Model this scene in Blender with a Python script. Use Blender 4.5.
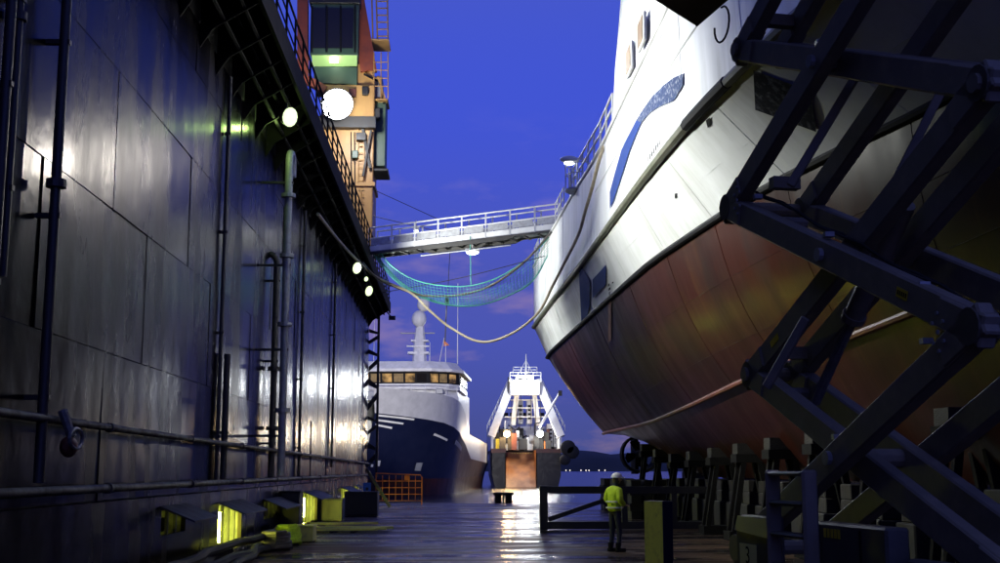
import bpy, bmesh, math, random
from mathutils import Vector, Matrix
from mathutils.bvhtree import BVHTree
random.seed(7)
R = math.radians
for o in list(bpy.data.objects): bpy.data.objects.remove(o)
S = bpy.context.scene
COL = S.collection

# ------------------------------------------------------------------ camera
F_PX, CX, CY = 1200.0, 500.0, 281.5          # the photograph is 1000 px wide
PITCH = math.atan(188.5 / F_PX)
YAW = math.atan(45.0 / F_PX * math.cos(PITCH))
EYE = Vector((0, 0, 1.9))
cam_d = bpy.data.cameras.new('camera')
cam_d.sensor_width = 36; cam_d.lens = 36 * F_PX / 1000
cam_d.clip_start = 0.1; cam_d.clip_end = 20000
cam = bpy.data.objects.new('camera', cam_d); COL.objects.link(cam)
cam.location = EYE; cam.rotation_euler = (math.pi / 2 + PITCH, 0, -YAW)
S.camera = cam
_F = Vector((math.sin(YAW) * math.cos(PITCH), math.cos(YAW) * math.cos(PITCH), math.sin(PITCH)))
_R = Vector((math.cos(YAW), -math.sin(YAW), 0)); _U = _R.cross(_F)
def ray(px, py): return (_F + _R * ((px - CX) / F_PX) - _U * ((py - CY) / F_PX)).normalized()
def at(px, py, Y):                           # a surveyed photo point at distance Y along the dock
    d = ray(px, py); return EYE + d * (Y / d.y)
def atx(px, py, X):
    d = ray(px, py); return EYE + d * (X / d.x)

# ------------------------------------------------------------------ sky (dusk)
W = bpy.data.worlds.new('World'); S.world = W; W.use_nodes = True
nt = W.node_tree; nt.nodes.clear()
N = nt.nodes.new; Lk = nt.links.new
out = N('ShaderNodeOutputWorld'); bg = N('ShaderNodeBackground')
sky = N('ShaderNodeTexSky'); sky.sky_type = 'NISHITA'; sky.sun_disc = False
sky.sun_elevation = R(-3.0); sky.sun_rotation = R(200)
tint = N('ShaderNodeMix'); tint.data_type = 'RGBA'; tint.blend_type = 'ADD'; tint.inputs[0].default_value = 1
Lk(sky.outputs[0], tint.inputs[6])
ramp = N('ShaderNodeValToRGB'); ramp.color_ramp.interpolation = 'EASE'
for k_, (pos, c_) in enumerate(((0.0, (0.42, 0.52, 1.8)), (0.12, (0.46, 0.62, 3.0)), (0.30, (0.30, 0.56, 4.3)), (0.55, (0.48, 0.66, 2.9)), (1.0, (0.55, 0.66, 1.7)))):
    e_ = ramp.color_ramp.elements[k_] if k_ < 2 else ramp.color_ramp.elements.new(pos)
    e_.position = pos; e_.color = (*c_, 1)
tc = N('ShaderNodeTexCoord'); mp = N('ShaderNodeMapping'); mp.inputs['Scale'].default_value = (3.2, 3.2, 9.0)
Lk(tc.outputs['Generated'], mp.inputs[0])
nz = N('ShaderNodeTexNoise'); nz.inputs['Scale'].default_value = 3.4; nz.inputs['Detail'].default_value = 6; nz.inputs['Roughness'].default_value = 0.55
Lk(mp.outputs[0], nz.inputs[0])
cr = N('ShaderNodeValToRGB'); cr.color_ramp.elements[0].position = 0.54; cr.color_ramp.elements[0].color = (0, 0, 0, 1)
cr.color_ramp.elements[1].position = 0.68; cr.color_ramp.elements[1].color = (1, 1, 1, 1)
Lk(nz.outputs[0], cr.inputs[0])
sx = N('ShaderNodeSeparateXYZ'); Lk(tc.outputs['Generated'], sx.inputs[0])
lo = N('ShaderNodeMapRange'); lo.inputs[1].default_value = 0.30; lo.inputs[2].default_value = 0.14; lo.inputs[3].default_value = 0; lo.inputs[4].default_value = 0.85; lo.clamp = True
Lk(sx.outputs[2], lo.inputs[0]); Lk(sx.outputs[2], ramp.inputs[0]); Lk(ramp.outputs[0], tint.inputs[7])
mm = N('ShaderNodeMath'); mm.operation = 'MULTIPLY'; Lk(cr.outputs[0], mm.inputs[0]); Lk(lo.outputs[0], mm.inputs[1])
cl = N('ShaderNodeMix'); cl.data_type = 'RGBA'; cl.blend_type = 'MIX'
Lk(mm.outputs[0], cl.inputs[0]); Lk(tint.outputs[2], cl.inputs[6])
clc = N('ShaderNodeMix'); clc.data_type = 'RGBA'; clc.blend_type = 'MULTIPLY'; clc.inputs[0].default_value = 1
clc.inputs[7].default_value = (3.0, 1.8, 0.95, 1); Lk(tint.outputs[2], clc.inputs[6]); Lk(clc.outputs[2], cl.inputs[7])
Lk(cl.outputs[2], bg.inputs[0]); bg.inputs[1].default_value = 0.15; Lk(bg.outputs[0], out.inputs[0])

# ------------------------------------------------------------------ exposure, render
S.view_settings.view_transform = 'Standard'; S.view_settings.look = 'None'
S.view_settings.exposure = 0.0; S.view_settings.gamma = 1; S.view_settings.use_curve_mapping = False
S.cycles.use_denoising = True; S.cycles.denoiser = 'OPENIMAGEDENOISE'
S.cycles.max_bounces = 6; S.cycles.sample_clamp_indirect = 6; S.cycles.caustics_reflective = False; S.cycles.caustics_refractive = False
LP = 0.12     # lamp power trim

# ------------------------------------------------------------------ materials
MATS = {}
def mat(name, c, c2=None, sc=1.0, rough=0.5, r2=None, metal=0.0, bump=0.0, bsc=None, stretch=(1, 1, 1), emit=None, es=0.0, spec=0.5, contrast=(0.35, 0.65), detail=6):
    m = bpy.data.materials.new(name); m.use_nodes = True; t = m.node_tree
    b = t.nodes['Principled BSDF']; b.inputs['Base Color'].default_value = (*c, 1)
    b.inputs['Roughness'].default_value = rough; b.inputs['Metallic'].default_value = metal
    b.inputs['Specular IOR Level'].default_value = spec
    if emit: b.inputs['Emission Color'].default_value = (*emit, 1); b.inputs['Emission Strength'].default_value = es
    if c2 is not None or r2 is not None or bump:
        g = t.nodes.new('ShaderNodeNewGeometry'); mpn = t.nodes.new('ShaderNodeMapping'); mpn.inputs['Scale'].default_value = stretch
        t.links.new(g.outputs['Position'], mpn.inputs[0])
        n = t.nodes.new('ShaderNodeTexNoise'); n.inputs['Scale'].default_value = sc; n.inputs['Detail'].default_value = detail; n.inputs['Roughness'].default_value = 0.62
        t.links.new(mpn.outputs[0], n.inputs[0])
        rp = t.nodes.new('ShaderNodeMapRange'); rp.inputs[1].default_value = contrast[0]; rp.inputs[2].default_value = contrast[1]
        t.links.new(n.outputs[0], rp.inputs[0])
        if c2 is not None:
            mx = t.nodes.new('ShaderNodeMix'); mx.data_type = 'RGBA'; mx.inputs[6].default_value = (*c, 1); mx.inputs[7].default_value = (*c2, 1)
            t.links.new(rp.outputs[0], mx.inputs[0]); t.links.new(mx.outputs[2], b.inputs['Base Color'])
        if r2 is not None:
            mr = t.nodes.new('ShaderNodeMapRange'); mr.inputs[3].default_value = rough; mr.inputs[4].default_value = r2
            t.links.new(rp.outputs[0], mr.inputs[0]); t.links.new(mr.outputs[0], b.inputs['Roughness'])
        if bump:
            n2 = t.nodes.new('ShaderNodeTexNoise'); n2.inputs['Scale'].default_value = bsc or sc * 3; n2.inputs['Detail'].default_value = 4
            t.links.new(mpn.outputs[0], n2.inputs[0])
            bn = t.nodes.new('ShaderNodeBump'); bn.inputs['Strength'].default_value = 1.0; bn.inputs['Distance'].default_value = bump
            t.links.new(n2.outputs[0], bn.inputs['Height']); t.links.new(bn.outputs[0], b.inputs['Normal'])
    MATS[name] = m
    return m

# dark painted steel of the dock wall: streaky, semi-gloss, plating dished between frames
def wall_mat():
    m = mat('wall_steel', (0.0050, 0.0044, 0.0040), (0.020, 0.0170, 0.0140), sc=0.9, rough=0.20, r2=0.40, stretch=(1, 1, 0.22), contrast=(0.42, 0.78), spec=0.06)
    t = m.node_tree; b = t.nodes['Principled BSDF']; b.inputs['Specular Tint'].default_value = (1.0, 0.80, 0.52, 1)
    g = t.nodes.new('ShaderNodeNewGeometry'); s = t.nodes.new('ShaderNodeSeparateXYZ'); t.links.new(g.outputs['Position'], s.inputs[0])
    k = t.nodes.new('ShaderNodeMath'); k.operation = 'MULTIPLY'; k.inputs[1].default_value = 2 * math.pi / 0.75; t.links.new(s.outputs[1], k.inputs[0])
    w = t.nodes.new('ShaderNodeMath'); w.operation = 'SINE'; t.links.new(k.outputs[0], w.inputs[0])
    n = t.nodes.new('ShaderNodeTexNoise'); n.inputs['Scale'].default_value = 0.7; n.inputs['Detail'].default_value = 3; t.links.new(g.outputs['Position'], n.inputs[0])
    n3 = t.nodes.new('ShaderNodeTexNoise'); n3.inputs['Scale'].default_value = 6; n3.inputs['Detail'].default_value = 8; t.links.new(g.outputs['Position'], n3.inputs[0])
    a = t.nodes.new('ShaderNodeMath'); a.operation = 'MULTIPLY_ADD'; a.inputs[1].default_value = 0.035; t.links.new(w.outputs[0], a.inputs[0]); t.links.new(n.outputs[0], a.inputs[2])
    a2 = t.nodes.new('ShaderNodeMath'); a2.operation = 'MULTIPLY_ADD'; a2.inputs[1].default_value = 0.12; t.links.new(n3.outputs[0], a2.inputs[0]); t.links.new(a.outputs[0], a2.inputs[2])
    bn = t.nodes.new('ShaderNodeBump'); bn.inputs['Distance'].default_value = 0.022; t.links.new(a2.outputs[0], bn.inputs['Height']); t.links.new(bn.outputs[0], b.inputs['Normal'])
    return m
wall_mat()
mat('deck_steel', (0.022, 0.020, 0.020), (0.085, 0.050, 0.028), sc=0.55, rough=0.12, r2=0.55, bump=0.14, bsc=0.9, stretch=(0.35, 1.3, 1), spec=0.16, contrast=(0.42, 0.58))
mat('near_black_steel', (0.007, 0.007, 0.0075), (0.013, 0.012, 0.011), sc=3, rough=0.8, spec=0.08)  # near black, no tar: shade under the hull put into the steel's colour
MATS['deck_steel'].node_tree.nodes['Principled BSDF'].inputs['Specular Tint'].default_value = (1.0, 0.85, 0.62, 1)
mat('dark_steel', (0.016, 0.016, 0.017), (0.034, 0.030, 0.026), sc=2.5, rough=0.45, r2=0.65, bump=0.004)
mat('pipe_dark', (0.03, 0.03, 0.033), (0.06, 0.05, 0.045), sc=4, rough=0.4, r2=0.6)
mat('pipe_wall', (0.10, 0.095, 0.088), (0.05, 0.042, 0.036), sc=4, rough=0.5, r2=0.7, spec=0.2)
mat('pipe_grey', (0.22, 0.22, 0.22), (0.11, 0.10, 0.09), sc=4, rough=0.35, r2=0.6)
mat('galvanised', (0.42, 0.43, 0.45), (0.30, 0.30, 0.31), sc=6, rough=0.4, r2=0.6, metal=0.3)
mat('lift_paint', (0.24, 0.215, 0.165), (0.34, 0.29, 0.21), sc=7, contrast=(0.48, 0.72), rough=0.55, r2=0.72, bump=0.0006)
mat('lift_chassis', (0.075, 0.075, 0.065), (0.12, 0.115, 0.10), sc=4, rough=0.45, r2=0.65)
mat('rubber', (0.012, 0.012, 0.012), rough=0.75)
mat('black_paint', (0.012, 0.012, 0.014), rough=0.65, spec=0.15)
mat('white_paint', (0.74, 0.74, 0.74), (0.60, 0.60, 0.58), sc=1.2, rough=0.35, r2=0.5)
mat('grey_paint', (0.30, 0.31, 0.34), (0.24, 0.25, 0.27), sc=1.2, rough=0.4)
mat('bulwark_grey', (0.46, 0.46, 0.48), (0.38, 0.38, 0.40), sc=1.0, rough=0.45)
mat('navy_paint', (0.006, 0.009, 0.032), (0.009, 0.012, 0.038), sc=0.5, rough=0.35, r2=0.45, spec=0.25)
mat('navy_mark', (0.018, 0.045, 0.20), (0.024, 0.052, 0.21), sc=2, rough=0.75, spec=0.08)
mat('navy_worn', (0.030, 0.050, 0.13), (0.30, 0.32, 0.37), sc=11, rough=0.75, spec=0.08, contrast=(0.52, 0.64))
mat('dark_worn', (0.015, 0.016, 0.022), (0.10, 0.105, 0.12), sc=6, rough=0.75, spec=0.08, contrast=(0.50, 0.68))
mat('red_oxide', (0.16, 0.045, 0.03), (0.10, 0.035, 0.025), sc=1.0, rough=0.5)
mat('crane_red', (0.34, 0.075, 0.03), (0.22, 0.055, 0.03), sc=1.5, rough=0.5)
mat('crane_cream', (0.58, 0.33, 0.10), (0.40, 0.21, 0.07), sc=0.8, rough=0.45, stretch=(1, 1, 0.4))
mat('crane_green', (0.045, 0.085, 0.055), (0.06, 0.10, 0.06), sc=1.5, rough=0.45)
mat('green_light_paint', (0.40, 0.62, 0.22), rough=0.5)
mat('dark_glass', (0.014, 0.012, 0.011), rough=0.12, spec=0.4)
mat('warm_window', (0.5, 0.35, 0.15), rough=0.2, emit=(1.0, 0.60, 0.20), es=0.22)
def lit_glass():
    m = bpy.data.materials.new('warm_window'); m.use_nodes = True; t = m.node_tree; b = t.nodes['Principled BSDF']
    b.inputs['Base Color'].default_value = (0.03, 0.025, 0.02, 1); b.inputs['Roughness'].default_value = 0.15; b.inputs['Emission Color'].default_value = (1.0, 0.58, 0.20, 1)
    g = t.nodes.new('ShaderNodeNewGeometry'); n = t.nodes.new('ShaderNodeTexNoise'); n.inputs['Scale'].default_value = 0.9; n.inputs['Detail'].default_value = 5; t.links.new(g.outputs['Position'], n.inputs[0])
    r = t.nodes.new('ShaderNodeMapRange'); r.inputs[1].default_value = 0.40; r.inputs[2].default_value = 0.66; r.inputs[3].default_value = 0.04; r.inputs[4].default_value = 0.65; t.links.new(n.outputs[0], r.inputs[0]); t.links.new(r.outputs[0], b.inputs['Emission Strength']); MATS['warm_window'] = m
lit_glass()
mat('dim_window', (0.42, 0.29, 0.12), (0.22, 0.15, 0.07), sc=3, rough=0.3)
mat('timber', (0.014, 0.011, 0.008), (0.008, 0.006, 0.005), sc=3, rough=0.7, stretch=(1, 1, 6), bump=0.01)  # near black: the gloom beneath the ship is put into this colour
mat('concrete', (0.018, 0.017, 0.015), (0.011, 0.010, 0.009), sc=2, rough=0.8, bump=0.01)  # darkened to near black for the unlit ground under the hull
mat('yellow_paint', (0.88, 0.86, 0.16), (0.62, 0.58, 0.12), sc=9, rough=0.45, contrast=(0.5, 0.75))
mat('yellow_sticker', (0.75, 0.58, 0.03), rough=0.5)
mat('cream_plate', (0.70, 0.66, 0.38), rough=0.5)
mat('orange_paint', (0.75, 0.20, 0.03), rough=0.5)
mat('blue_sign', (0.03, 0.16, 0.62), rough=0.5)
mat('teal_net', (0.06, 0.30, 0.24), rough=0.8)
mat('hose_light', (0.46, 0.40, 0.28), (0.30, 0.24, 0.15), sc=3, rough=0.6)
mat('hose_dark', (0.05, 0.04, 0.035), rough=0.6)
mat('hivis', (0.62, 0.85, 0.03), (0.48, 0.68, 0.03), sc=9, rough=0.8, bump=0.015)
mat('reflective_tape', (0.65, 0.65, 0.62), rough=0.35)
mat('trousers', (0.022, 0.026, 0.045), (0.035, 0.038, 0.055), sc=8, rough=0.85, bump=0.01)
mat('skin', (0.45, 0.26, 0.18), rough=0.55)
mat('helmet_white', (0.86, 0.86, 0.80), rough=0.3)
mat('lamp_white', (0.9, 0.9, 0.9), emit=(0.93, 1.0, 0.97), es=6)
mat('lamp_trawler', (0.9, 0.9, 0.9), emit=(0.93, 1.0, 0.97), es=40)
mat('lamp_flood', (0.9, 0.9, 0.9), emit=(0.90, 0.96, 1.0), es=40)
mat('lamp_green', (0.3, 0.3, 0.3), emit=(0.80, 1.0, 0.52), es=1.7)
mat('lamp_warm', (0.9, 0.8, 0.6), emit=(1.0, 0.62, 0.25), es=60)
mat('lamp_yellow', (0.9, 0.9, 0.5), emit=(0.92, 1.0, 0.12), es=130.0)
mat('lamp_yellow_dim', (0.9, 0.9, 0.5), emit=(0.92, 1.0, 0.12), es=30.0)
mat('niche_paint', (0.16, 0.16, 0.11), (0.06, 0.06, 0.045), sc=5, rough=0.6)
mat('orange_ramp', (0.36, 0.15, 0.05), (0.20, 0.08, 0.035), sc=0.6, rough=0.35, r2=0.5)
mat('hill', (0.020, 0.026, 0.022), (0.035, 0.04, 0.03), sc=0.02, rough=0.9)
mat('shore_light', (0.9, 0.9, 0.9), emit=(1.0, 0.85, 0.65), es=2.0)

def hull_white():
    m = mat('hull_white', (0.76, 0.77, 0.78), (0.64, 0.65, 0.64), sc=0.9, rough=0.42, r2=0.60, stretch=(1, 1, 0.25), bump=0.035, bsc=0.8, spec=0.25)
    t = m.node_tree; b = t.nodes['Principled BSDF']; src = b.inputs['Base Color'].links[0].from_socket
    g = t.nodes.new('ShaderNodeNewGeometry'); mp_ = t.nodes.new('ShaderNodeMapping'); mp_.inputs['Scale'].default_value = (0.2, 2.2, 0.10)
    t.links.new(g.outputs['Position'], mp_.inputs[0])
    n = t.nodes.new('ShaderNodeTexNoise'); n.inputs['Scale'].default_value = 1.0; n.inputs['Detail'].default_value = 8; n.inputs['Roughness'].default_value = 0.7
    t.links.new(mp_.outputs[0], n.inputs[0])
    n2 = t.nodes.new('ShaderNodeTexNoise'); n2.inputs['Scale'].default_value = 0.35; t.links.new(g.outputs['Position'], n2.inputs[0])
    a = t.nodes.new('ShaderNodeMath'); a.operation = 'MULTIPLY'; t.links.new(n.outputs[0], a.inputs[0]); t.links.new(n2.outputs[0], a.inputs[1])
    r = t.nodes.new('ShaderNodeMapRange'); r.inputs[1].default_value = 0.27; r.inputs[2].default_value = 0.42; r.inputs[3].default_value = 0; r.inputs[4].default_value = 0.38; t.links.new(a.outputs[0], r.inputs[0])
    mx = t.nodes.new('ShaderNodeMix'); mx.data_type = 'RGBA'; mx.inputs[7].default_value = (0.34, 0.33, 0.28, 1)
    t.links.new(r.outputs[0], mx.inputs[0]); t.links.new(src, mx.inputs[6]); t.links.new(mx.outputs[2], b.inputs['Base Color'])
hull_white()
def bottom_mat():
    m = mat('antifouling', (0.048, 0.013, 0.009), (0.026, 0.009, 0.007), sc=0.8, rough=0.28, r2=0.45, stretch=(0.4, 1.2, 0.35), bump=0.012, bsc=0.8, spec=0.22)
    t = m.node_tree; b = t.nodes['Principled BSDF']; src = b.inputs['Base Color'].links[0].from_socket
    g = t.nodes.new('ShaderNodeNewGeometry')
    for sc_, st_, lo_, hi_, col_, am in ((1.0, (0.15, 1.6, 0.10), 0.58, 0.72, (0.11, 0.05, 0.016), 0.7), (3.2, (1, 1, 1), 0.64, 0.70, (0.09, 0.06, 0.05), 0.5), (0.5, (1, 0.7, 1), 0.52, 0.60, (0.020, 0.010, 0.009), 0.6)):
        mp_ = t.nodes.new('ShaderNodeMapping'); mp_.inputs['Scale'].default_value = st_; t.links.new(g.outputs['Position'], mp_.inputs[0])
        n = t.nodes.new('ShaderNodeTexNoise'); n.inputs['Scale'].default_value = sc_; n.inputs['Detail'].default_value = 9; n.inputs['Roughness'].default_value = 0.65; t.links.new(mp_.outputs[0], n.inputs[0])
        r = t.nodes.new('ShaderNodeMapRange'); r.inputs[1].default_value = lo_; r.inputs[2].default_value = hi_; r.inputs[4].default_value = am; t.links.new(n.outputs[0], r.inputs[0])
        mx = t.nodes.new('ShaderNodeMix'); mx.data_type = 'RGBA'; mx.inputs[7].default_value = (*col_, 1); t.links.new(r.outputs[0], mx.inputs[0]); t.links.new(src, mx.inputs[6]); src = mx.outputs[2]
    t.links.new(src, b.inputs['Base Color'])
bottom_mat()

def water_mat():
    m = bpy.data.materials.new('water'); m.use_nodes = True; t = m.node_tree; b = t.nodes['Principled BSDF']
    b.inputs['Base Color'].default_value = (0.006, 0.010, 0.022, 1); b.inputs['Roughness'].default_value = 0.12; b.inputs['IOR'].default_value = 1.33
    g = t.nodes.new('ShaderNodeNewGeometry'); n = t.nodes.new('ShaderNodeTexNoise'); n.inputs['Scale'].default_value = 0.9; n.inputs['Detail'].default_value = 5
    t.links.new(g.outputs['Position'], n.inputs[0]); bn = t.nodes.new('ShaderNodeBump'); bn.inputs['Distance'].default_value = 0.35
    t.links.new(n.outputs[0], bn.inputs['Height']); t.links.new(bn.outputs[0], b.inputs['Normal']); MATS['water'] = m
water_mat()

# ------------------------------------------------------------------ mesh kit
class MB:
    def __init__(s): s.v = []; s.f = []
    def add(s, vs, fs):
        k = len(s.v); s.v += [tuple(x) for x in vs]; s.f += [tuple(i + k for i in f) for f in fs]; return s
    def box(s, x0, x1, y0, y1, z0, z1):
        vs = [(x, y, z) for z in (z0, z1) for y in (y0, y1) for x in (x0, x1)]
        return s.add(vs, [(0, 2, 3, 1), (4, 5, 7, 6), (0, 1, 5, 4), (2, 6, 7, 3), (0, 4, 6, 2), (1, 3, 7, 5)])
    def bar(s, p0, p1, w, h=None, up=(0, 0, 1), taper=1.0):
        h = h or w; p0 = Vector(p0); p1 = Vector(p1); d = (p1 - p0).normalized(); u = Vector(up)
        if abs(d.dot(u)) > 0.98: u = Vector((0, 1, 0))
        sd = d.cross(u).normalized(); u = sd.cross(d).normalized(); vs = []
        for p, k in ((p0, 1), (p1, taper)):
            for a, b in ((-1, -1), (1, -1), (1, 1), (-1, 1)): vs.append(p + sd * (a * w / 2 * k) + u * (b * h / 2 * k))
        return s.add(vs, [(3, 2, 1, 0), (4, 5, 6, 7), (0, 1, 5, 4), (1, 2, 6, 5), (2, 3, 7, 6), (3, 0, 4, 7)])
    def tube(s, pts, r, n=8, caps=True):
        pts = [Vector(p) for p in pts]; m = len(pts); rs = r if isinstance(r, (list, tuple)) else [r] * m
        t0 = (pts[1] - pts[0]).normalized(); u = Vector((0, 0, 1)) if abs(t0.z) < 0.9 else Vector((1, 0, 0)); u = (u - t0 * u.dot(t0)).normalized(); vs = []; fs = []
        for i, p in enumerate(pts):
            t = (pts[min(i + 1, m - 1)] - pts[max(i - 1, 0)]).normalized(); u = (u - t * u.dot(t)).normalized(); w = t.cross(u)
            for k in range(n): a = 2 * math.pi * k / n; vs.append(p + (u * math.cos(a) + w * math.sin(a)) * rs[i])
        for i in range(m - 1):
            for k in range(n): fs.append((i * n + k, i * n + (k + 1) % n, (i + 1) * n + (k + 1) % n, (i + 1) * n + k))
        if caps: fs.append(tuple(range(n - 1, -1, -1))); fs.append(tuple((m - 1) * n + k for k in range(n)))
        return s.add(vs, fs)
    def prism(s, poly, vec):
        poly = [Vector(p) for p in poly]; v = Vector(vec); n = len(poly)
        nrm = sum(((poly[i] - poly[0]).cross(poly[(i + 1) % n] - poly[0]) for i in range(n)), Vector())
        if nrm.dot(v) > 0: poly = poly[::-1]
        return s.add(poly + [p + v for p in poly], [tuple(range(n)), tuple(range(2 * n - 1, n - 1, -1))] + [(i, i + n, (i + 1) % n + n, (i + 1) % n) for i in range(n)])
    def ball(s, c, r, n=12, m=8, sq=(1, 1, 1)):
        c = Vector(c); vs = [c + Vector((0, 0, r * sq[2]))]; fs = []
        for i in range(1, m):
            a = math.pi * i / m
            for k in range(n): b = 2 * math.pi * k / n; vs.append(c + Vector((r * sq[0] * math.sin(a) * math.cos(b), r * sq[1] * math.sin(a) * math.sin(b), r * sq[2] * math.cos(a))))
        vs.append(c - Vector((0, 0, r * sq[2])))
        for k in range(n): fs.append((0, 1 + k, 1 + (k + 1) % n))
        for i in range(m - 2):
            for k in range(n): a = 1 + i * n; fs.append((a + k, a + n + k, a + n + (k + 1) % n, a + (k + 1) % n))
        e = len(vs) - 1; a = 1 + (m - 2) * n
        for k in range(n): fs.append((a + k, e, a + (k + 1) % n))
        return s.add(vs, fs)
    def grid(s, rows, close=False):
        nr = len(rows); nc = len(rows[0]); vs = [p for r in rows for p in r]; fs = []
        for i in range(nr - 1):
            for j in range(nc - 1): fs.append((i * nc + j, i * nc + j + 1, (i + 1) * nc + j + 1, (i + 1) * nc + j))
        return s.add(vs, fs)
    def build(s, name, m, parent=None, smooth=False, bevel=0.0, seg=1):
        me = bpy.data.meshes.new(name); off = Vector((0, 0, 0))
        if parent is None and s.v:
            xs = [p[0] for p in s.v]; ys = [p[1] for p in s.v]; off = Vector(((min(xs) + max(xs)) / 2, (min(ys) + max(ys)) / 2, min(p[2] for p in s.v)))
            me.from_pydata([Vector(p) - off for p in s.v], [], s.f)
        else: me.from_pydata(s.v, [], s.f)
        me.update(); me.materials.append(MATS[m])
        bm = bmesh.new(); bm.from_mesh(me); bmesh.ops.recalc_face_normals(bm, faces=bm.faces)
        if bevel: bmesh.ops.bevel(bm, geom=list(bm.edges), offset=bevel, segments=seg, affect='EDGES', clamp_overlap=True)
        bm.to_mesh(me); bm.free()
        if smooth:
            for p in me.polygons: p.use_smooth = True
            try: me.set_sharp_from_angle(angle=R(40))
            except Exception: pass
        o = bpy.data.objects.new(name, me); COL.objects.link(o); o.location = off
        if parent is not None: attach(o, parent)
        return o
def attach(o, parent):
    o.parent = parent
    if parent.get('_w'): o.matrix_parent_inverse = Matrix.Translation(-Vector(parent.location))
def tag(o, label, cat, group=None):
    o['label'] = label; o['category'] = cat
    if group: o['group'] = group
    return o
def thing(name, label, cat, loc, group=None, rz=None):     # world-coordinate parts unless rz is given
    o = bpy.data.objects.new(name, None); COL.objects.link(o); o.location = loc; o.empty_display_size = 0.3
    if rz is None: o['_w'] = 1
    else: o.rotation_euler = (0, 0, rz)
    return tag(o, label, cat, group)
def struct(o): o['kind'] = 'structure'; return o
def light(parent, kind, loc, power, color, radius=0.1, aim=None, angle=120, blend=0.5, name='bulb'):
    d = bpy.data.lights.new(name, kind); d.energy = power * LP; d.color = color
    if kind in ('POINT', 'SPOT'): d.shadow_soft_size = radius
    if kind == 'SPOT': d.spot_size = R(angle); d.spot_blend = blend
    o = bpy.data.objects.new(name, d); COL.objects.link(o); o.location = loc
    if aim is not None: o.rotation_euler = (Vector(aim) - Vector(loc)).to_track_quat('-Z', 'Y').to_euler()
    attach(o, parent); return o
def lerp(a, b, t): return a + (b - a) * t
def interp(tab, y):
    tab = sorted(tab)
    if y <= tab[0][0]: return tab[0][1]
    for (a, va), (b, vb) in zip(tab, tab[1:]):
        if y <= b: return lerp(va, vb, (y - a) / (b - a))
    return tab[-1][1]
def sm(tab, y):                                             # smooth (Catmull-Rom like) interpolation
    e = 1.2; return (interp(tab, y - e) + 2 * interp(tab, y) + interp(tab, y + e)) / 4

# ================================================================== SETTING
WX = -5.1; YEND = 71.0
m = MB()
nx, ny = 40, 60
wo = struct(MB().add([(-2500, -200, -1), (2500, -200, -1), (2500, 6000, -1), (-2500, 6000, -1)], [(0, 1, 2, 3)]).build('water', 'water'))
floor = struct(MB().box(-12, 30, -14, YEND, -0.9, -0.012).build('dock_floor', 'dark_steel'))
pm = {}
for i, x0 in enumerate(range(-5, 23, 3)):
    for j in range(0, 17):
        y0 = -10 + j * 4.75 + (2.3 if i % 2 else 0)
        y1 = min(y0 + 4.74, YEND - 0.02)
        if y1 - y0 < 0.5: continue
        o = MB().box(x0, x0 + 2.99, y0, y1, -0.012, 0.0).build('deck_plate', 'deck_steel', floor)
        o.matrix_parent_inverse = Matrix.Translation(-floor.location)
        o.location = (0, 0, random.uniform(0, 0.004))
        # each plate lies a touch out of level about its own middle
        c = Vector((x0 + 1.5, (y0 + y1) / 2, 0)); rot = Matrix.Rotation(R(random.uniform(-0.10, 0.10)), 4, 'X') @ Matrix.Rotation(R(random.uniform(-0.14, 0.14)), 4, 'Y')
        o.data.transform(Matrix.Translation(c) @ rot @ Matrix.Translation(-c))
# far shore
hb = MB(); rows = []
for i in range(90):
    x = -1400 + i * 38
    h = 16 + 26 * math.exp(-((x - 330) / 420) ** 2) + 5 * math.sin(i * 0.9) + 3 * math.sin(i * 2.3) - 12 * math.exp(-((x - 60) / 170) ** 2)
    rows.append([(x, 2300, -2), (x, 2400, h * 0.55), (x, 2700, h), (x, 3200, -2)])
struct(hb.grid(rows).build('hills', 'hill', smooth=True))
k = 0
for px, py in ((566, 475), (570, 474), (581, 474.5), (586, 473), (589, 475), (599, 473.5), (605, 475)):
    p = at(px, py - 2, 2250)
    o = MB().ball((p.x, p.y, max(p.z, 1)), 1.0, 6, 5).build('shore_lamp', 'shore_light'); tag(o, 'tiny warm lamp glowing on the far shore under the hills', 'lamp', 'lights on the far shore')

# ================================================================== LEFT WING WALL
DECK = 11.6; OV = -3.9
wall = thing('dock_wall', 'tall dark steel dock wall of streaked plates with walkway overhang', 'wall', (-7.5, 30, 0))
MB().box(-10.5, WX - 0.03, -14, YEND - 0.6, -0.01, DECK - 0.16).build('wall_core', 'dark_steel', wall)
zs = [1.46, 3.6, 5.72, 7.85, 9.6, 10.62]
niches = []          # lit openings: (y0, y1, z0, z1, bright)
for px0, px1, py0, py1, b in ((158, 182, 511, 531, 0.35), (216, 238, 506, 546, 1.0), (262, 278, 502, 516, 0.3), (302, 315, 494, 521, 1.0), (340, 348, 489, 507, 1.0), (353, 357, 487, 500, 0.8)):
    a = atx(px0, py0, WX); c = atx(px1, py1, WX)
    niches.append((a.y, c.y, max(0.12, min(a.z, c.z)), max(a.z, c.z), b))
for r_, (z0, z1) in enumerate(zip(zs, zs[1:])):
    y = -13 + (2.1 if r_ % 2 else 0)
    while y < YEND - 0.8:
        y1 = min(y + 5.1, YEND - 0.62)
        o = MB().box(WX - 0.028, WX, y + 0.005, y1 - 0.005, z0 + 0.004, z1 - 0.004).build('plate', 'wall_steel', wall, bevel=0.004)
        c = Vector((WX, (y + y1) / 2, (z0 + z1) / 2))
        o.data.transform(Matrix.Translation(c) @ Matrix.Rotation(R(random.uniform(-0.35, 0.35)), 4, 'Z') @ Matrix.Rotation(R(random.uniform(-0.35, 0.35)), 4, 'Y') @ Matrix.Translation(-c))
        y = y1
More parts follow.
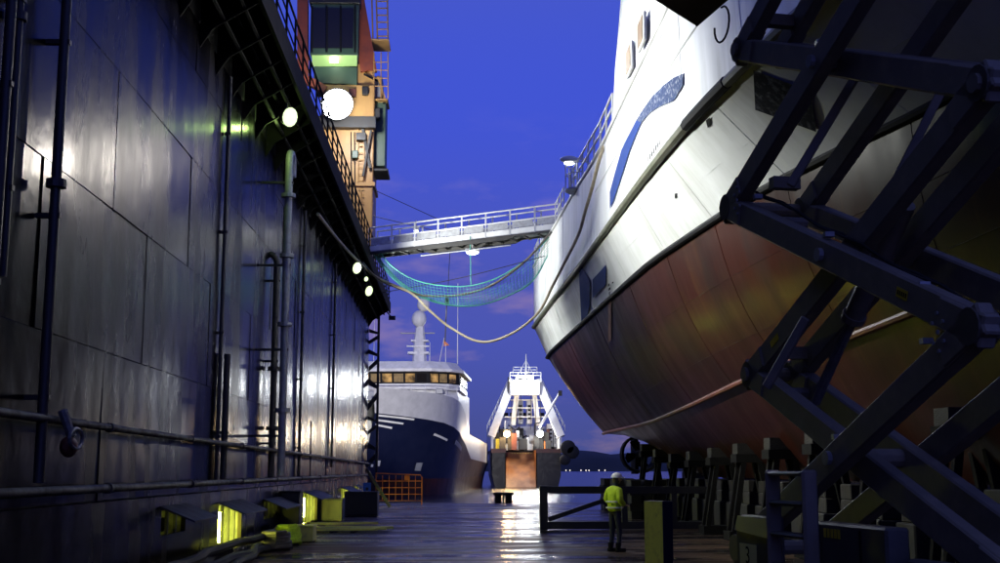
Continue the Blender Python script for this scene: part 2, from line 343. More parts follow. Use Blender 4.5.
# base band with lit openings
ycur = -13.0
for (a, b, z0, z1, br) in sorted(niches):
    MB().box(WX - 0.028, WX + 0.06, ycur, a, 0.004, 1.44).build('base_plate', 'wall_steel', wall)
    MB().box(WX - 0.028, WX + 0.06, a, b, z1, 1.44).build('base_plate', 'wall_steel', wall)
    MB().box(WX - 0.028, WX + 0.06, a, b, 0.004, z0).build('base_plate', 'wall_steel', wall)
    ycur = b
MB().box(WX - 0.028, WX + 0.06, ycur, YEND - 0.62, 0.004, 1.44).build('base_plate', 'wall_steel', wall)
core = [c for c in wall.children if c.name.startswith('wall_core')][0]
# the core is opened behind each niche: rebuild it as a slab set back, with lit boxes
bpy.data.objects.remove(core)
MB().box(-10.5, WX - 0.9, -14, YEND - 0.6, -0.01, DECK - 0.16).build('wall_core', 'dark_steel', wall)
MB().box(WX - 0.9, WX - 0.03, -14, YEND - 0.6, 1.45, DECK - 0.16).build('wall_core', 'dark_steel', wall)
for (a, b, z0, z1, br) in niches:
    n = MB(); x0, x1 = WX - 0.85, WX - 0.03
    n.box(x0, x0 + 0.03, a - 0.5, b + 0.5, z0 - 0.1, z1 + 0.1); n.box(x0, x1, a - 0.53, a - 0.5, z0 - 0.1, z1 + 0.1); n.box(x0, x1, b + 0.5, b + 0.53, z0 - 0.1, z1 + 0.1)
    n.box(x0, x1, a - 0.5, b + 0.5, z0 - 0.13, z0 - 0.1); n.box(x0, x1, a - 0.5, b + 0.5, z1 + 0.1, z1 + 0.13)
    op = n.build('lit_recess', 'niche_paint', wall)
    MB().prism([(WX + 0.061, a - 0.1, z1 + 0.05), (WX + 0.66, a - 0.1, z1 - 0.20), (WX + 0.66, a - 0.1, z1 - 0.17), (WX + 0.061, a - 0.1, z1 + 0.08)], (0, b - a + 0.2, 0)).build('light_hood', 'dark_steel', op)  # added plate that keeps the tube light low and off the hull
    nb = 2 if b - a < 2 else 3
    for q in range(1, nb + 1):
        y = lerp(a, b, q / (nb + 1)); MB().box(WX - 0.02, WX + 0.03, y - 0.04, y + 0.04, z0, z1).build('bar', 'dark_steel', op)
    if br > 0.5:
        for q in range(nb + 1):
            y = lerp(a, b, (q + 0.5) / (nb + 1)); hz = z1 - z0
            tl = MB().tube([(WX - 0.38, y, z0 + 0.10 * hz), (WX - 0.38, y, z0 + (0.78 if q else 0.6) * hz)], 0.055, 8).build('tube_lamp', 'lamp_yellow', op)
    else:
        MB().tube([(WX - 0.70, a + 0.3, z1 + 0.06), (WX - 0.70, b - 0.3, z1 + 0.06)], 0.03, 6).build('tube_lamp', 'lamp_yellow_dim', op)
        MB().box(WX - 0.5, WX - 0.3, lerp(a, b, 0.35), b, z0, lerp(z0, z1, 0.6)).build('stored_box', 'dark_steel', op)
# overhanging walkway
m = MB(); m.box(WX - 5.4, OV, -14, YEND, DECK - 0.15, DECK); m.box(OV - 0.06, OV + 0.02, -14, YEND + 0.002, DECK - 0.50, DECK + 0.12)
wk = m.build('walkway', 'near_black_steel', wall)
for i in range(48):
    y = -9 + i * 1.68
    MB().prism([(WX + 0.002, y, DECK - 0.16), (OV - 0.07, y, DECK - 0.16), (OV - 0.07, y, DECK - 0.50), (WX + 0.25, y, DECK - 1.05), (WX + 0.002, y, DECK - 1.45)], (0, 0.05, 0)).build('bracket', 'near_black_steel', wall)
for zz, xx in ((DECK - 0.6, OV - 0.35), (DECK - 0.5, OV - 0.65), (DECK - 0.85, WX + 0.45)):
    MB().tube([(xx, -13, zz), (xx, YEND - 0.3, zz)], 0.05, 6).build('conduit', 'near_black_steel', wall)
# end frame of the wall: dark openwork of fenders and ladder
for z, h_, tk in ((2.0, 1.5, 0.34), (3.9, 1.1, 0.22), (5.3, 1.9, 0.40), (7.6, 1.3, 0.26), (9.2, 0.9, 0.2)):
    MB().prism([(WX + 0.01, YEND - 0.62, z), (WX + 0.50, YEND - 0.62, z + h_ * 0.35), (WX + 0.50, YEND - 0.62, z + h_ * 0.35 + tk), (WX + 0.01, YEND - 0.62, z + tk)], (0, 0.3, 0)).build('end_strut', 'dark_steel', wall)
    MB().prism([(WX + 0.01, YEND - 0.62, z + h_), (WX + 0.50, YEND - 0.62, z + h_ * 0.8), (WX + 0.50, YEND - 0.62, z + h_ * 0.8 - tk * 0.6), (WX + 0.01, YEND - 0.62, z + h_ - tk)], (0, 0.3, 0)).build('end_strut', 'dark_steel', wall)
MB().bar((WX + 0.55, YEND - 0.3, 1.5), (WX + 0.55, YEND - 0.3, DECK - 0.5), 0.14).build('end_post', 'dark_steel', wall)

# guard rail along the walkway
rail = thing('guard_rail', 'dark tubular guard rail running along the dock wall top', 'railing', (OV - 0.03, 30, DECK))
for zz, rr in ((1.12, 0.028), (0.75, 0.02), (0.4, 0.02)):
    MB().tube([(OV - 0.03, -12, DECK + zz), (OV - 0.03, YEND - 0.05, DECK + zz)], rr, 6).build('rail', 'near_black_steel', rail)
for i in range(56):
    y = -11 + i * 1.5
    if y < YEND: MB().tube([(OV - 0.03, y, DECK), (OV - 0.03, y, DECK + 1.12)], 0.028, 6).build('post', 'near_black_steel', rail)

# --- pipes on the wall
def vpipe(px, py_ref, z0, z1, r, matn, label, off=0.16, flanges=(), top=None):
    p = atx(px, py_ref, WX + off); y = p.y; x = WX + off
    t = thing('wall_pipe', label, 'pipe', (x, y, z0))
    pts = [(x, y, z0), (x, y, z1)]
    if top == 'gooseneck':
        for k in range(1, 9): a = math.pi * k / 8; pts.append((x, y - 0.32 + 0.32 * math.cos(a), z1 + 0.32 * math.sin(a)))
        pts.append((x, y - 0.64, z1 - 0.25))
        pts = [(q[0], 2 * y - q[1], q[2]) for q in pts]
    if top == 'elbow':
        for k in range(1, 6): a = math.pi / 2 * k / 5; pts.append((x - 0.25 + 0.25 * math.cos(a), y, z1 + 0.25 * math.sin(a)))
    MB().tube(pts, r, 10).build('pipe', matn, t, smooth=True)
    for z in flanges: MB().tube([(x, y, z - 0.05), (x, y, z + 0.05)], r * 1.9, 12).build('flange', matn, t)
    z = z0 + 1.0
    while z < z1 - 0.3:
        MB().box(WX, x + r + 0.012, y - 0.04, y + 0.04, z - 0.03, z + 0.03).build('clamp', 'dark_steel', t); z += 2.2
    return t
vpipe(61, 100, 1.75, 10.5, 0.065, 'pipe_dark', 'thick black riser pipe with a flange joint on the dock wall', 0.22, (5.35, 9.4))
vpipe(14, 100, 4.0, 10.5, 0.045, 'pipe_dark', 'thin black double-clamped conduit beside the thick riser pipe', 0.12, (7.0,))
vpipe(5, 100, 2.9, 10.5, 0.06, 'pipe_dark', 'black riser pipe farthest along past the thick riser, ending above a valve', 0.14)
vpipe(226, 200, 1.6, 10.5, 0.045, 'pipe_dark', 'slim black conduit crossing the middle of the dock wall plates', 0.08)
vpipe(287, 250, 1.75, 9.9, 0.10, 'galvanised', 'grey vent pipe with curved gooseneck top under the floodlight', 0.70, (9.0, 7.4, 5.6, 3.4), 'gooseneck')
vpipe(276, 300, 1.6, 7.5, 0.09, 'pipe_dark', 'short dark pipe with elbow top beside the gooseneck vent', 0.20, (4.6, 3.0), 'elbow')
vpipe(303, 300, 1.6, 10.4, 0.05, 'pipe_dark', 'slim dark conduit just beyond the gooseneck vent pipe', 0.09)
vpipe(335, 300, 2.0, 10.4, 0.05, 'pipe_dark', 'slim dark conduit near the far end of the dock wall', 0.09)
vpipe(225, 420, 1.7, 4.4, 0.07, 'pipe_dark', 'short dark drain pipe above the brightest yellow opening', 0.12)
def hpipe(z0, z1, x, r, matn, label):
    t = thing('wall_pipe', label, 'pipe', (x, 30, z0))
    MB().tube([(x, -8, z0), (x, 20, lerp(z0, z1, 0.4)), (x, 69.5, z1)], r, 10).build('pipe', matn, t, smooth=True)
    for i in range(14):
        y = -4 + i * 5.3; z = lerp(z0, z1, 0.4) if y > 20 else z0; zz = interp([(-8, z0), (20, lerp(z0, z1, 0.4)), (69.5, z1)], y)
        MB().tube([(x, y - 0.05, zz), (x, y + 0.05, zz)], r * 1.35, 12).build('flange', matn, t)
        MB().box(WX + 0.062, x, y + 0.3, y + 0.36, zz - 0.03, zz + 0.03).build('bracket', 'dark_steel', t)
hpipe(2.62, 2.25, WX + 0.24, 0.052, 'pipe_wall', 'upper horizontal grey pipe running the length of the dock wall')
hpipe(1.66, 1.62, WX + 0.26, 0.058, 'pipe_wall', 'lower horizontal grey pipe running above the lit openings')
# valve
p = atx(76, 437, WX + 0.5)
v = thing('valve', 'rusty valve with hand wheel hanging from the upper pipe', 'valve', (WX + 0.5, p.y, p.z - 0.2))
MB().tube([(WX + 0.32, p.y, p.z + 0.32), (WX + 0.45, p.y, p.z)], 0.06, 8).build('stem', 'pipe_grey', v)
rg = [(WX + 0.5 + 0.0 * math.cos(a), p.y + 0.25 * math.cos(a), p.z - 0.02 + 0.12 * math.sin(a)) for a in [2 * math.pi * i / 16 for i in range(17)]]
MB().tube(rg, 0.025, 6).build('hand_wheel', 'pipe_grey', v); MB().ball((WX + 0.42, p.y, p.z - 0.12), 0.13, 10, 8, (0.8, 1.2, 1)).build('valve_body', 'red_oxide', v, smooth=True)

# --- floodlights under the overhang
FL = [(290, 117, 29.0, 1.0, 'greenish floodlight under the overhang above the gooseneck vent pipe', 1.0), (357, 268, 49.0, 1.0, 'greenish floodlight under the overhang where the hose leaves the wall', 0.55),
      (366, 279, 53.5, 0.45, 'small dim lamp between two floodlights under the overhang', 0.1), (369, 291, 56.5, 1.0, 'greenish floodlight nearest the dock wall end under the overhang', 0.26)]
for px, py, Y, sz, lab, pw in FL:
    p = at(px, py, Y)
    t = thing('floodlight', lab, 'floodlight', (p.x, p.y, p.z), 'floodlights under the walkway')
    d = Vector((0.75, -0.60, -0.28)).normalized(); q = d.to_track_quat('Z', 'Y').to_matrix().to_4x4(); M4 = Matrix.Translation(p) @ q
    def loc(v): return M4 @ Vector(v)
    r0 = 0.24 * sz
    MB().tube([loc((0, 0, -0.30 * sz)), loc((0, 0, -0.16 * sz)), loc((0, 0, 0.0))], [0.10 * sz, 0.20 * sz, r0 * 1.08], 14).build('housing', 'dark_steel', t, smooth=True)
    MB().tube([loc((0, 0, 0.002)), loc((0, 0, 0.05))], [r0, r0 * 0.8], 14).build('lens', 'lamp_green', t)
    MB().bar(loc((0, 0, -0.2 * sz)), (OV - 0.3, p.y + 0.1, DECK - 0.16), 0.05).build('hanger', 'dark_steel', t)
    if Y < 40: light(t, 'POINT', (WX + 0.55, 30.0, 10.55), 260, (0.62, 1.0, 0.25), 0.06)  # added light beside the wall for the green pool; has no fixture
    light(t, 'SPOT', loc((0, 0, 0.09)), (104000 if Y < 40 else 74000) * pw, (0.97, 1.0, 0.93), 0.16, (4.8, p.y + 0.2, 9.4) if Y < 40 else (2.6, 52.5, 11.0), 98, 0.85)
# lamp at the very end facing out over the water
p = Vector((OV + 0.1, YEND + 0.15, DECK - 0.75))
t = thing('floodlight', 'small floodlight on the dock wall end facing the moored ships', 'floodlight', p)
MB().bar(p, (OV - 0.3, YEND - 0.1, DECK - 0.3), 0.06).build('hanger', 'dark_steel', t); MB().box(p.x - 0.2, p.x + 0.2, p.y - 0.05, p.y + 0.12, p.z - 0.12, p.z + 0.12).build('housing', 'dark_steel', t)
MB().box(p.x - 0.16, p.x + 0.16, p.y + 0.122, p.y + 0.14, p.z - 0.09, p.z + 0.09).build('lens', 'lamp_white', t)
light(t, 'SPOT', p + Vector((0, 0.3, 0)), 1500000, (1.0, 0.97, 0.95), 0.15, (-3, 150, 14), 26, 0.7)

# ================================================================== RIGHT WING WALL (behind the ship)
rw = thing('dock_wall', 'opposite dark dock wall standing behind the docked white ship', 'wall', (24.5, 30, 0))
MB().box(22.73, 28, -14, YEND - 0.6, -0.01, DECK).build('wall_core', 'dark_steel', rw)
for r_, (z0, z1) in enumerate(zip([0.01] + zs, zs)):
    for j in range(12):
        y = -13 + j * 7.0 + (3 if r_ % 2 else 0)
        if y + 6.9 < YEND: MB().box(22.7, 22.728, y, y + 6.98, z0 + 0.01, z1 - 0.01).build('plate', 'wall_steel', rw)

# ================================================================== CRANE on the wing
CYY = 61.0
def C(px, py, dy=0): return at(px, py, CYY + dy)
cr_ = thing('dock_crane', 'cream and red dock crane with green driver cab on the wall top', 'crane', (-5.6, 62.5, DECK))
def cbox(name, px0, px1, py0, py1, dy0, dy1, m_, par=cr_, bevel=0.03):
    a = C(px0, py0, dy0); b = C(px1, py1, dy0)
    return MB().box(a.x, b.x, CYY + dy0, CYY + dy1, b.z, a.z).build(name, m_, par, bevel=bevel)
a = C(322, 84); b = C(372, 240)
MB().box(a.x, b.x, CYY, CYY + 2.6, DECK + 0.02, a.z).build('column', 'crane_cream', cr_, bevel=0.05)
MB().box(a.x - 0.5, b.x + 0.12, CYY - 0.55, CYY - 0.02, C(350, 130).z, C(350, 119).z).build('light_platform', 'dark_steel', cr_)
MB().box(a.x - 0.15, b.x + 0.1, CYY - 0.1, CYY + 2.7, C(350, 186).z, C(350, 182).z).build('collar', 'crane_cream', cr_)
for zpx in (140, 160, 205, 222):
    zc = C(350, zpx).z; MB().box(b.x - 1.5, b.x - 0.5, CYY - 0.03, CYY - 0.001, zc - 0.2, zc + 0.2).build('hatch', 'crane_cream', cr_, bevel=0.01)
cab = cbox('cab', 311, 358, 3, 55, -0.6, 1.6, 'crane_green')
cbox('cab_roof', 309, 360, -3, 3, -0.75, 1.7, 'dark_steel', cab)
for x0, x1 in ((313, 326), (327.5, 340), (341.5, 353)):
    cbox('window', x0, x1, 8, 48, -0.63, -0.605, 'dark_glass', cab, 0.0)
a1 = C(358.2, 8, -0.4); a2 = C(358.2, 46, -0.4)
MB().box(a1.x, a1.x + 0.03, CYY - 0.3, CYY + 1.2, a2.z, a1.z).build('window', 'dark_glass', cab)
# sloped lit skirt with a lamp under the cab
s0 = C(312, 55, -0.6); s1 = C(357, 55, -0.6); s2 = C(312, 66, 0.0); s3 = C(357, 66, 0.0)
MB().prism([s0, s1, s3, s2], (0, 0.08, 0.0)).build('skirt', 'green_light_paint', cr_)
sk = C(334, 60, -0.5); MB().box(sk.x - 0.22, sk.x + 0.22, sk.y - 0.10, sk.y + 0.1, sk.z - 0.1, sk.z + 0.12).build('skirt_lamp', 'lamp_white', cr_)
light(cr_, 'POINT', (sk.x, sk.y - 0.9, sk.z - 0.5), 260, (0.85, 1.0, 0.55), 0.1)
cbox('machine_box', 314, 357, 66, 84, 0.0, 2.4, 'crane_green')
MB().bar(C(303, -60, -0.3), C(303, 78, -0.3), 0.55, 0.5).build('red_leg', 'crane_red', cr_)
MB().bar(C(346, -60, 0.4), C(369, 72, 0.4), 0.85, 0.6).build('red_leg', 'crane_red', cr_)
MB().bar(C(303, 78, -0.3), C(325, 90, -0.1), 0.4, 0.4).build('knee_brace', 'crane_red', cr_)
MB().prism([C(358, 64, 0.3), C(372, 64, 0.3), C(374, 92, 0.3), C(358, 104, 0.3)], (0, 1.6, 0)).build('gusset', 'crane_cream', cr_)
cbox('cabinet', 366, 385, 100, 166, 0.6, 2.2, 'crane_green'); cbox('cabinet', 369, 382, 76, 98, 0.6, 1.8, 'grey_paint')
cbox('landing', 371, 389, 38, 40, 0.0, 1.8, 'crane_cream'); cbox('landing', 371, 388, 98, 100, 0.2, 1.9, 'crane_cream'); cbox('landing', 364, 388, 168, 171, 0.2, 2.2, 'dark_steel')
for px in (373, 377.5, 388): MB().tube([C(px, 40, 0.1), C(px - (2 if px < 388 else 1), -30, 0.1)], 0.04, 6).build('ladder_rail', 'crane_cream', cr_)
for i in range(9): py = 36 - i * 7; MB().tube([C(377.5, py, 0.1), C(388, py, 0.1)], 0.04, 6).build('rung', 'crane_cream', cr_)
for py in (62, 70, 78, 86): MB().tube([C(373, py, 0.1), C(388, py, 0.1)], 0.028, 6).build('cage_rail', 'crane_cream', cr_)
for px in (374, 381, 388): MB().tube([C(px, 98, 0.1), C(px, 52, 0.1)], 0.03, 6).build('cage_post', 'crane_cream', cr_)
for px, py0, py1 in ((358, 128, 182), (364, 128, 178), (361, 190, 225)): MB().tube([C(px, py0, -0.12), C(px, py1, -0.12)], 0.035, 6).build('ladder_rail', 'crane_cream', cr_)
MB().bar(C(361, 120, -0.2), C(370, 168, -0.2), 0.14).build('brace', 'dark_steel', cr_); MB().bar(C(371, 130, -0.3), C(363, 176, -0.3), 0.1).build('brace', 'dark_steel', cr_)
for px0, px1, py0, py1, dy0, dy1, m_ in ((356, 366, 132, 140, -0.4, -0.05, 'dark_steel'), (352, 358, 150, 158, -0.3, -0.05, 'crane_green'), (340, 348, 196, 206, -0.3, -0.05, 'grey_paint'), (374, 380, 108, 118, 0.2, 0.6, 'dark_steel'), (362, 368, 86, 94, -0.3, 0.2, 'dark_steel'), (349, 356, 88, 96, -0.3, -0.02, 'red_oxide')): cbox('junction_box', px0, px1, py0, py1, dy0, dy1, m_)
for px in (351, 354.5): MB().tube([C(px, 132, -0.1), C(px + 1, 236, -0.1)], 0.03, 6).build('cable_run', 'black_paint', cr_)
for py in range(132, 236, 7): MB().tube([C(358, py, -0.12), C(364, py, -0.12)], 0.025, 5).build('rung', 'crane_cream', cr_)
MB().tube([C(364, 74, 0), C(380, 82, 0.5), C(384, 104, 0.6)], 0.06, 6).build('hydraulic_line', 'black_paint', cr_)
MB().bar(C(385, 100, 0.4), C(378, 76, 0.4), 0.12).build('brace', 'crane_cream', cr_)
for px in (312, 326.7, 340.7, 355): MB().tube([C(px, 6, -0.66), C(px, 52, -0.66)], 0.05, 6).build('mullion', 'black_paint', cab)
# flood cluster
p = C(337, 104, -1.2)
fl = thing('floodlight', 'blazing white round floodlight on the crane column below the cab', 'floodlight', (p.x, p.y, p.z - 0.9))
MB().tube([p + Vector((0, 0.75, 0)), p + Vector((0, 0.4, 0)), p + Vector((0, 0.0, 0))], [0.3, 0.6, 0.86], 24).build('reflector', 'dark_steel', fl, smooth=True)
MB().ball(p + Vector((0, 0.0, 0)), 0.80, 24, 12, (1, 0.22, 1)).build('lens', 'lamp_flood', fl, smooth=True)
MB().bar(p + Vector((0, 0.7, 0)), p + Vector((0, 1.3, -0.2)), 0.12).build('arm', 'dark_steel', fl)
light(fl, 'SPOT', p + Vector((0.2, -0.5, 0)), 38000, (0.92, 0.97, 1.0), 0.5, (5.0, 34, 12), 110, 0.7)
light(fl, 'POINT', p + Vector((0.9, -2.2, -1.2)), 9000, (0.95, 0.97, 1.0), 0.4)  # added light floating before the column to brighten it

# ================================================================== DOCKED SHIP
XC = 8.8
ship = thing('docked_ship', 'white hulled trawler with dark red bottom standing in the dock', 'ship', (XC, 34, 1.6))
T_str = [(6, 8.6), (8, 7.8), (10, 7.0), (14, 5.95), (17, 5.35), (20.7, 4.95), (23.3, 4.73), (27.1, 4.585), (32.3, 4.47), (41.2, 4.32), (50, 4.05), (59, 3.87), (60.3, 4.6), (61.2, 6.2), (61.6, 8.8)]
T_boot = [(6, 8.7), (9, 8.62), (12, 8.15), (15, 7.65), (18, 7.17), (19.2, 6.8), (23.4, 5.95), (25.5, 5.76), (28.2, 5.5), (31.4, 5.2), (38.5, 4.98), (55.5, 4.49), (59, 4.52), (60.0, 5.2), (60.8, 6.6), (61.2, 8.8)]
T_chx = [(6, 8.75), (10, 8.6), (15, 8.0), (20, 7.45), (26, 7.1), (30, 7.0), (45, 7.0), (57, 7.05), (58.8, 7.3), (59.4, 8.0), (59.8, 8.8)]
T_chz = [(6, 5.2), (12, 4.9), (20, 4.4), (30, 3.98), (34.5, 3.8), (43, 3.55), (58, 3.62), (60, 3.8)]
T_top = [(6, 13.2), (12, 12.6), (24, 12.0), (36, 11.6), (42, 11.9), (60, 11.9)]
ZS, ZB = 8.9, 7.45
YS = [6, 7.5, 9, 10.5, 12, 14, 16, 18, 20, 22, 24, 26, 28, 30, 32, 35, 38, 42, 46, 50, 53, 56, 57.5, 59, 59.7, 60.3, 60.8, 61.2, 61.6]
def tab_end(tab, y):     # stern rounding: clamp y into the table's own range
    return interp(tab, y) if y > 55 or y < 8 else sm(tab, y)
def P(line, y):
    if line == 'top':
        x = tab_end(T_str, y) + (0.0 if y > 26 else -0.06 * (26 - y) * 0.5)
        x = min(x, XC - 0.05) if y < 60 else min(x, XC)
        return Vector((x, y, tab_end(T_top, y)))
    if line == 'str': return Vector((min(tab_end(T_str, y), XC), y, ZS))
    if line == 'boot': return Vector((min(tab_end(T_boot, min(y, 61.2)), XC), min(y, 61.2), ZB))
    if line == 'chine':
        yy = min(y, 59.8) if y > 59 else y; return Vector((min(tab_end(T_chx, yy), XC), yy, tab_end(T_chz, yy)))
    if line == 'keel':
        z = interp([(6, 4.2), (9, 2.4), (12, 1.65), (44, 1.65), (50, 2.6), (56, 3.45), (60, 3.7)], y); return Vector((XC, min(y, 59.8), z))
def mirror(rows): return [[Vector((2 * XC - p.x, p.y, p.z)) for p in r] for r in rows]
def strip(l0, l1, n, bulge=0.0):
    rows = []
    for y in YS:
        a = P(l0, y); b = P(l1, y); r = []
        for i in range(n + 1):
            t = i / n; p = a.lerp(b, t); s_ = math.sin(math.pi * t) * bulge * min(1, (XC - min(a.x, b.x)) / 2.5)
            r.append(p + Vector((-s_ * 0.8, 0, -s_ * 0.5)))
        rows.append(r)
    return rows
top_rows = strip('top', 'str', 4); mid_rows = strip('str', 'boot', 3); red_rows = strip('boot', 'chine', 8, 0.22); bot_rows = strip('chine', 'keel', 4, 0.10)
def hullpart(name, rows, m_):
    mb = MB(); mb.grid(rows); mb.grid(mirror(rows)); bmv = mb
    return mb.build(name, m_, ship, smooth=True)
h_top = hullpart('upper_topside', top_rows, 'hull_white'); h_mid = hullpart('lower_topside', mid_rows, 'hull_white')
h_red = hullpart('bottom_side', red_rows, 'antifouling'); h_bot = hullpart('bottom', bot_rows, 'antifouling')
# weather deck so the ship is closed from above
dk = MB(); rows = [[P('top', y) - Vector((-0.1, 0, 0.9)), Vector((2 * XC - P('top', y).x - 0.1, y, P('top', y).z - 0.9))] for y in YS[:-2]]
dk.grid(rows).build('weather_deck', 'grey_paint', ship)
def strake(name, line, r, m_, dz=0.0, y0=7, y1=61, out=0.02, par=ship):
    for mir in (False, True):
        pts = []
        for y in [q for q in YS if y0 <= q <= y1]:
            p = P(line, y) + Vector((-out, 0, dz)); pts.append(Vector((2 * XC - p.x, p.y, p.z)) if mir else p)
        MB().tube(pts, r, 8).build(name, m_, par, smooth=True)
mat('strake_paint', (0.10, 0.11, 0.07), (0.16, 0.16, 0.12), sc=2, rough=0.5)
strake('rubbing_strake', 'str', 0.11, 'strake_paint', 0, 7, 61)
strake('boot_line', 'boot', 0.085, 'black_paint', -0.07, 7, 60.5)
strake('white_edge', 'boot', 0.03, 'white_paint', 0.05, 7, 60.5, 0.0)
strake('chine_flange', 'chine', 0.075, 'red_oxide', 0.0, 18, 59.4, 0.06)
strake('bulwark_cap', 'top', 0.06, 'white_paint', 0.0, 7, 61)
# plate seam line up on the topside
for z in (10.6,):
    pts = [P('top', y).lerp(P('str', y), (P('top', y).z - z) / (P('top', y).z - ZS)) + Vector((-0.006, 0, 0)) for y in [18 + i for i in range(20)]]
    MB().tube(pts, 0.018, 4).build('weld_seam', 'white_paint', ship)
def on_strip(l0, l1, y, f, bulge=0.0):
    a = P(l0, y); b = P(l1, y); s_ = math.sin(math.pi * f) * bulge * min(1, (XC - min(a.x, b.x)) / 2.5); return a.lerp(b, f) + Vector((-s_ * 0.8, 0, -s_ * 0.5))
for l0, l1, bl, m_, ys_ in (('top', 'str', 0, 'hull_white', (20, 24, 28, 32, 38, 46, 53)), ('str', 'boot', 0, 'hull_white', (18, 22, 26, 30, 35, 42, 50)), ('boot', 'chine', 0.22, 'antifouling', (18, 22, 26, 30, 35, 42, 50))):
    for y in ys_: MB().tube([on_strip(l0, l1, y, i / 8, bl) + Vector((-0.004, 0, 0)) for i in range(9)], 0.006, 4).build('weld_seam', m_, ship)
for l0, l1, f, bl, m_ in (('str', 'boot', 0.55, 0, 'hull_white'), ('boot', 'chine', 0.375, 0.22, 'antifouling'), ('boot', 'chine', 0.75, 0.22, 'antifouling')):
    MB().tube([on_strip(l0, l1, y, f, bl) + Vector((-0.004, 0, 0)) for y in YS[4:24]], 0.006, 4).build('weld_seam', m_, ship)
# superstructure flush with the side
sup = MB(); Zt = 15.6
prof = []
for y in (16, 20, 24, 28, 31, 33.2): prof.append(P('top', y) + Vector((0, 0, -0.3)))
rows = []
for p in prof:
    k_ = 1.6 if p.y > 33 else 0
    rows.append([p, Vector((p.x, p.y - k_ * 0.45, p.z + 1.7)), Vector((p.x + 0.05, p.y - k_ * 1.7, Zt)), Vector((2 * XC - p.x - 0.05, p.y - k_ * 1.7, Zt)), Vector((2 * XC - p.x, p.y - k_ * 0.45, p.z + 1.7)), Vector((2 * XC - p.x, p.y, p.z))])
sup.grid(rows); n_ = len(rows[-1]); sup.add(rows[-1], [tuple(range(n_))]); sup.add(rows[0], [tuple(range(n_ - 1, -1, -1))])
so = sup.build('superstructure', 'hull_white', ship)
# two windows in its side
for px0, px1, py0, py1 in ((628, 632.6, 48, 71), (640, 644.7, 20, 44)):
    a = atx((px0 + px1) / 2, (py0 + py1) / 2, 4.47); w = MB()
    MB().box(4.42, 4.5, a.y - 0.48, a.y + 0.48, a.z - 0.36, a.z + 0.36).build('window_frame', 'white_paint', so, bevel=0.02)
    MB().box(4.40, 4.43, a.y - 0.38, a.y + 0.38, a.z - 0.29, a.z + 0.29).build('pane', 'dim_window', so)
# rails on the bulwark
def railing(par, pts, h, m_, step=1.4, r=0.025, rails=(1.0, 0.6)):
    for fr in rails: MB().tube([Vector(p) + Vector((0, 0, h * fr)) for p in pts], r, 6).build('rail', m_, par)
    for a, b in zip(pts, pts[1:]):
        a = Vector(a); b = Vector(b); n = max(1, round((b - a).length / step))
        for i in range(n): q = a.lerp(b, i / n); MB().tube([q, q + Vector((0, 0, h))], r, 6).build('post', m_, par)
    q = Vector(pts[-1]); MB().tube([q, q + Vector((0, 0, h))], r, 6).build('post', m_, par)
rl = MB(); ro = bpy.data.objects.new('deck_rail', None)
railing(ship, [P('top', y) + Vector((0.05, 0, 0)) for y in (33.4, 36, 39, 42, 44)], 1.0, 'white_paint', 1.3, 0.035)
railing(ship, [P('top', y) + Vector((0.05, 0, 0)) for y in (46, 49)], 1.0, 'white_paint', 1.0, 0.03)
railing(ship, [P('top', y) + Vector((0.05, 0, 0)) for y in (51.5, 54, 57, 59)], 1.0, 'white_paint', 1.3, 0.03)
railing(ship, [(4.9, 31.5, Zt), (4.9, 24, Zt)], 1.0, 'white_paint', 1.2, 0.03, (1.0, 0.66, 0.33))
railing(ship, [(4.9, 31.5, Zt), (12.7, 31.5, Zt)], 1.0, 'white_paint', 1.2, 0.03, (1.0, 0.66, 0.33))
# little side platform with a deck lamp
p = at(573, 172, 42)
MB().tube([(p.x + 0.3, p.y, 11.8), (p.x + 0.3, p.y, 11.86)], 0.6, 16).build('side_platform', 'galvanised', ship)
railing(ship, [(p.x + 0.3 + 0.57 * math.cos(a), p.y + 0.57 * math.sin(a), 11.86) for a in [R(90 + 45 * i) for i in range(5)]], 0.9, 'galvanised', 0.9, 0.02)
lp = at(572, 161, 42)
dl = thing('deck_lamp', 'white deck lamp on a bracket at the docked ship rail', 'lamp', lp)
MB().tube([(lp.x + 0.75, lp.y, 12.75), (lp.x + 0.4, lp.y, lp.z + 0.08), (lp.x, lp.y, lp.z + 0.1)], 0.05, 8).build('bracket', 'white_paint', dl)
MB().ball((lp.x - 0.1, lp.y, lp.z + 0.06), 0.26, 12, 8, (1.3, 0.8, 0.5)).build('shade', 'white_paint', dl, smooth=True)
MB().ball((lp.x - 0.1, lp.y, lp.z - 0.08), 0.16, 10, 6, (1.2, 0.8, 0.5)).build('bulb_glass', 'lamp_white', dl)
light(dl, 'SPOT', (lp.x - 0.35, lp.y - 0.15, lp.z - 0.12), 19000, (1.0, 0.93, 0.82), 0.12, (-5.1, 14.6, 7.9), 24, 1.0)
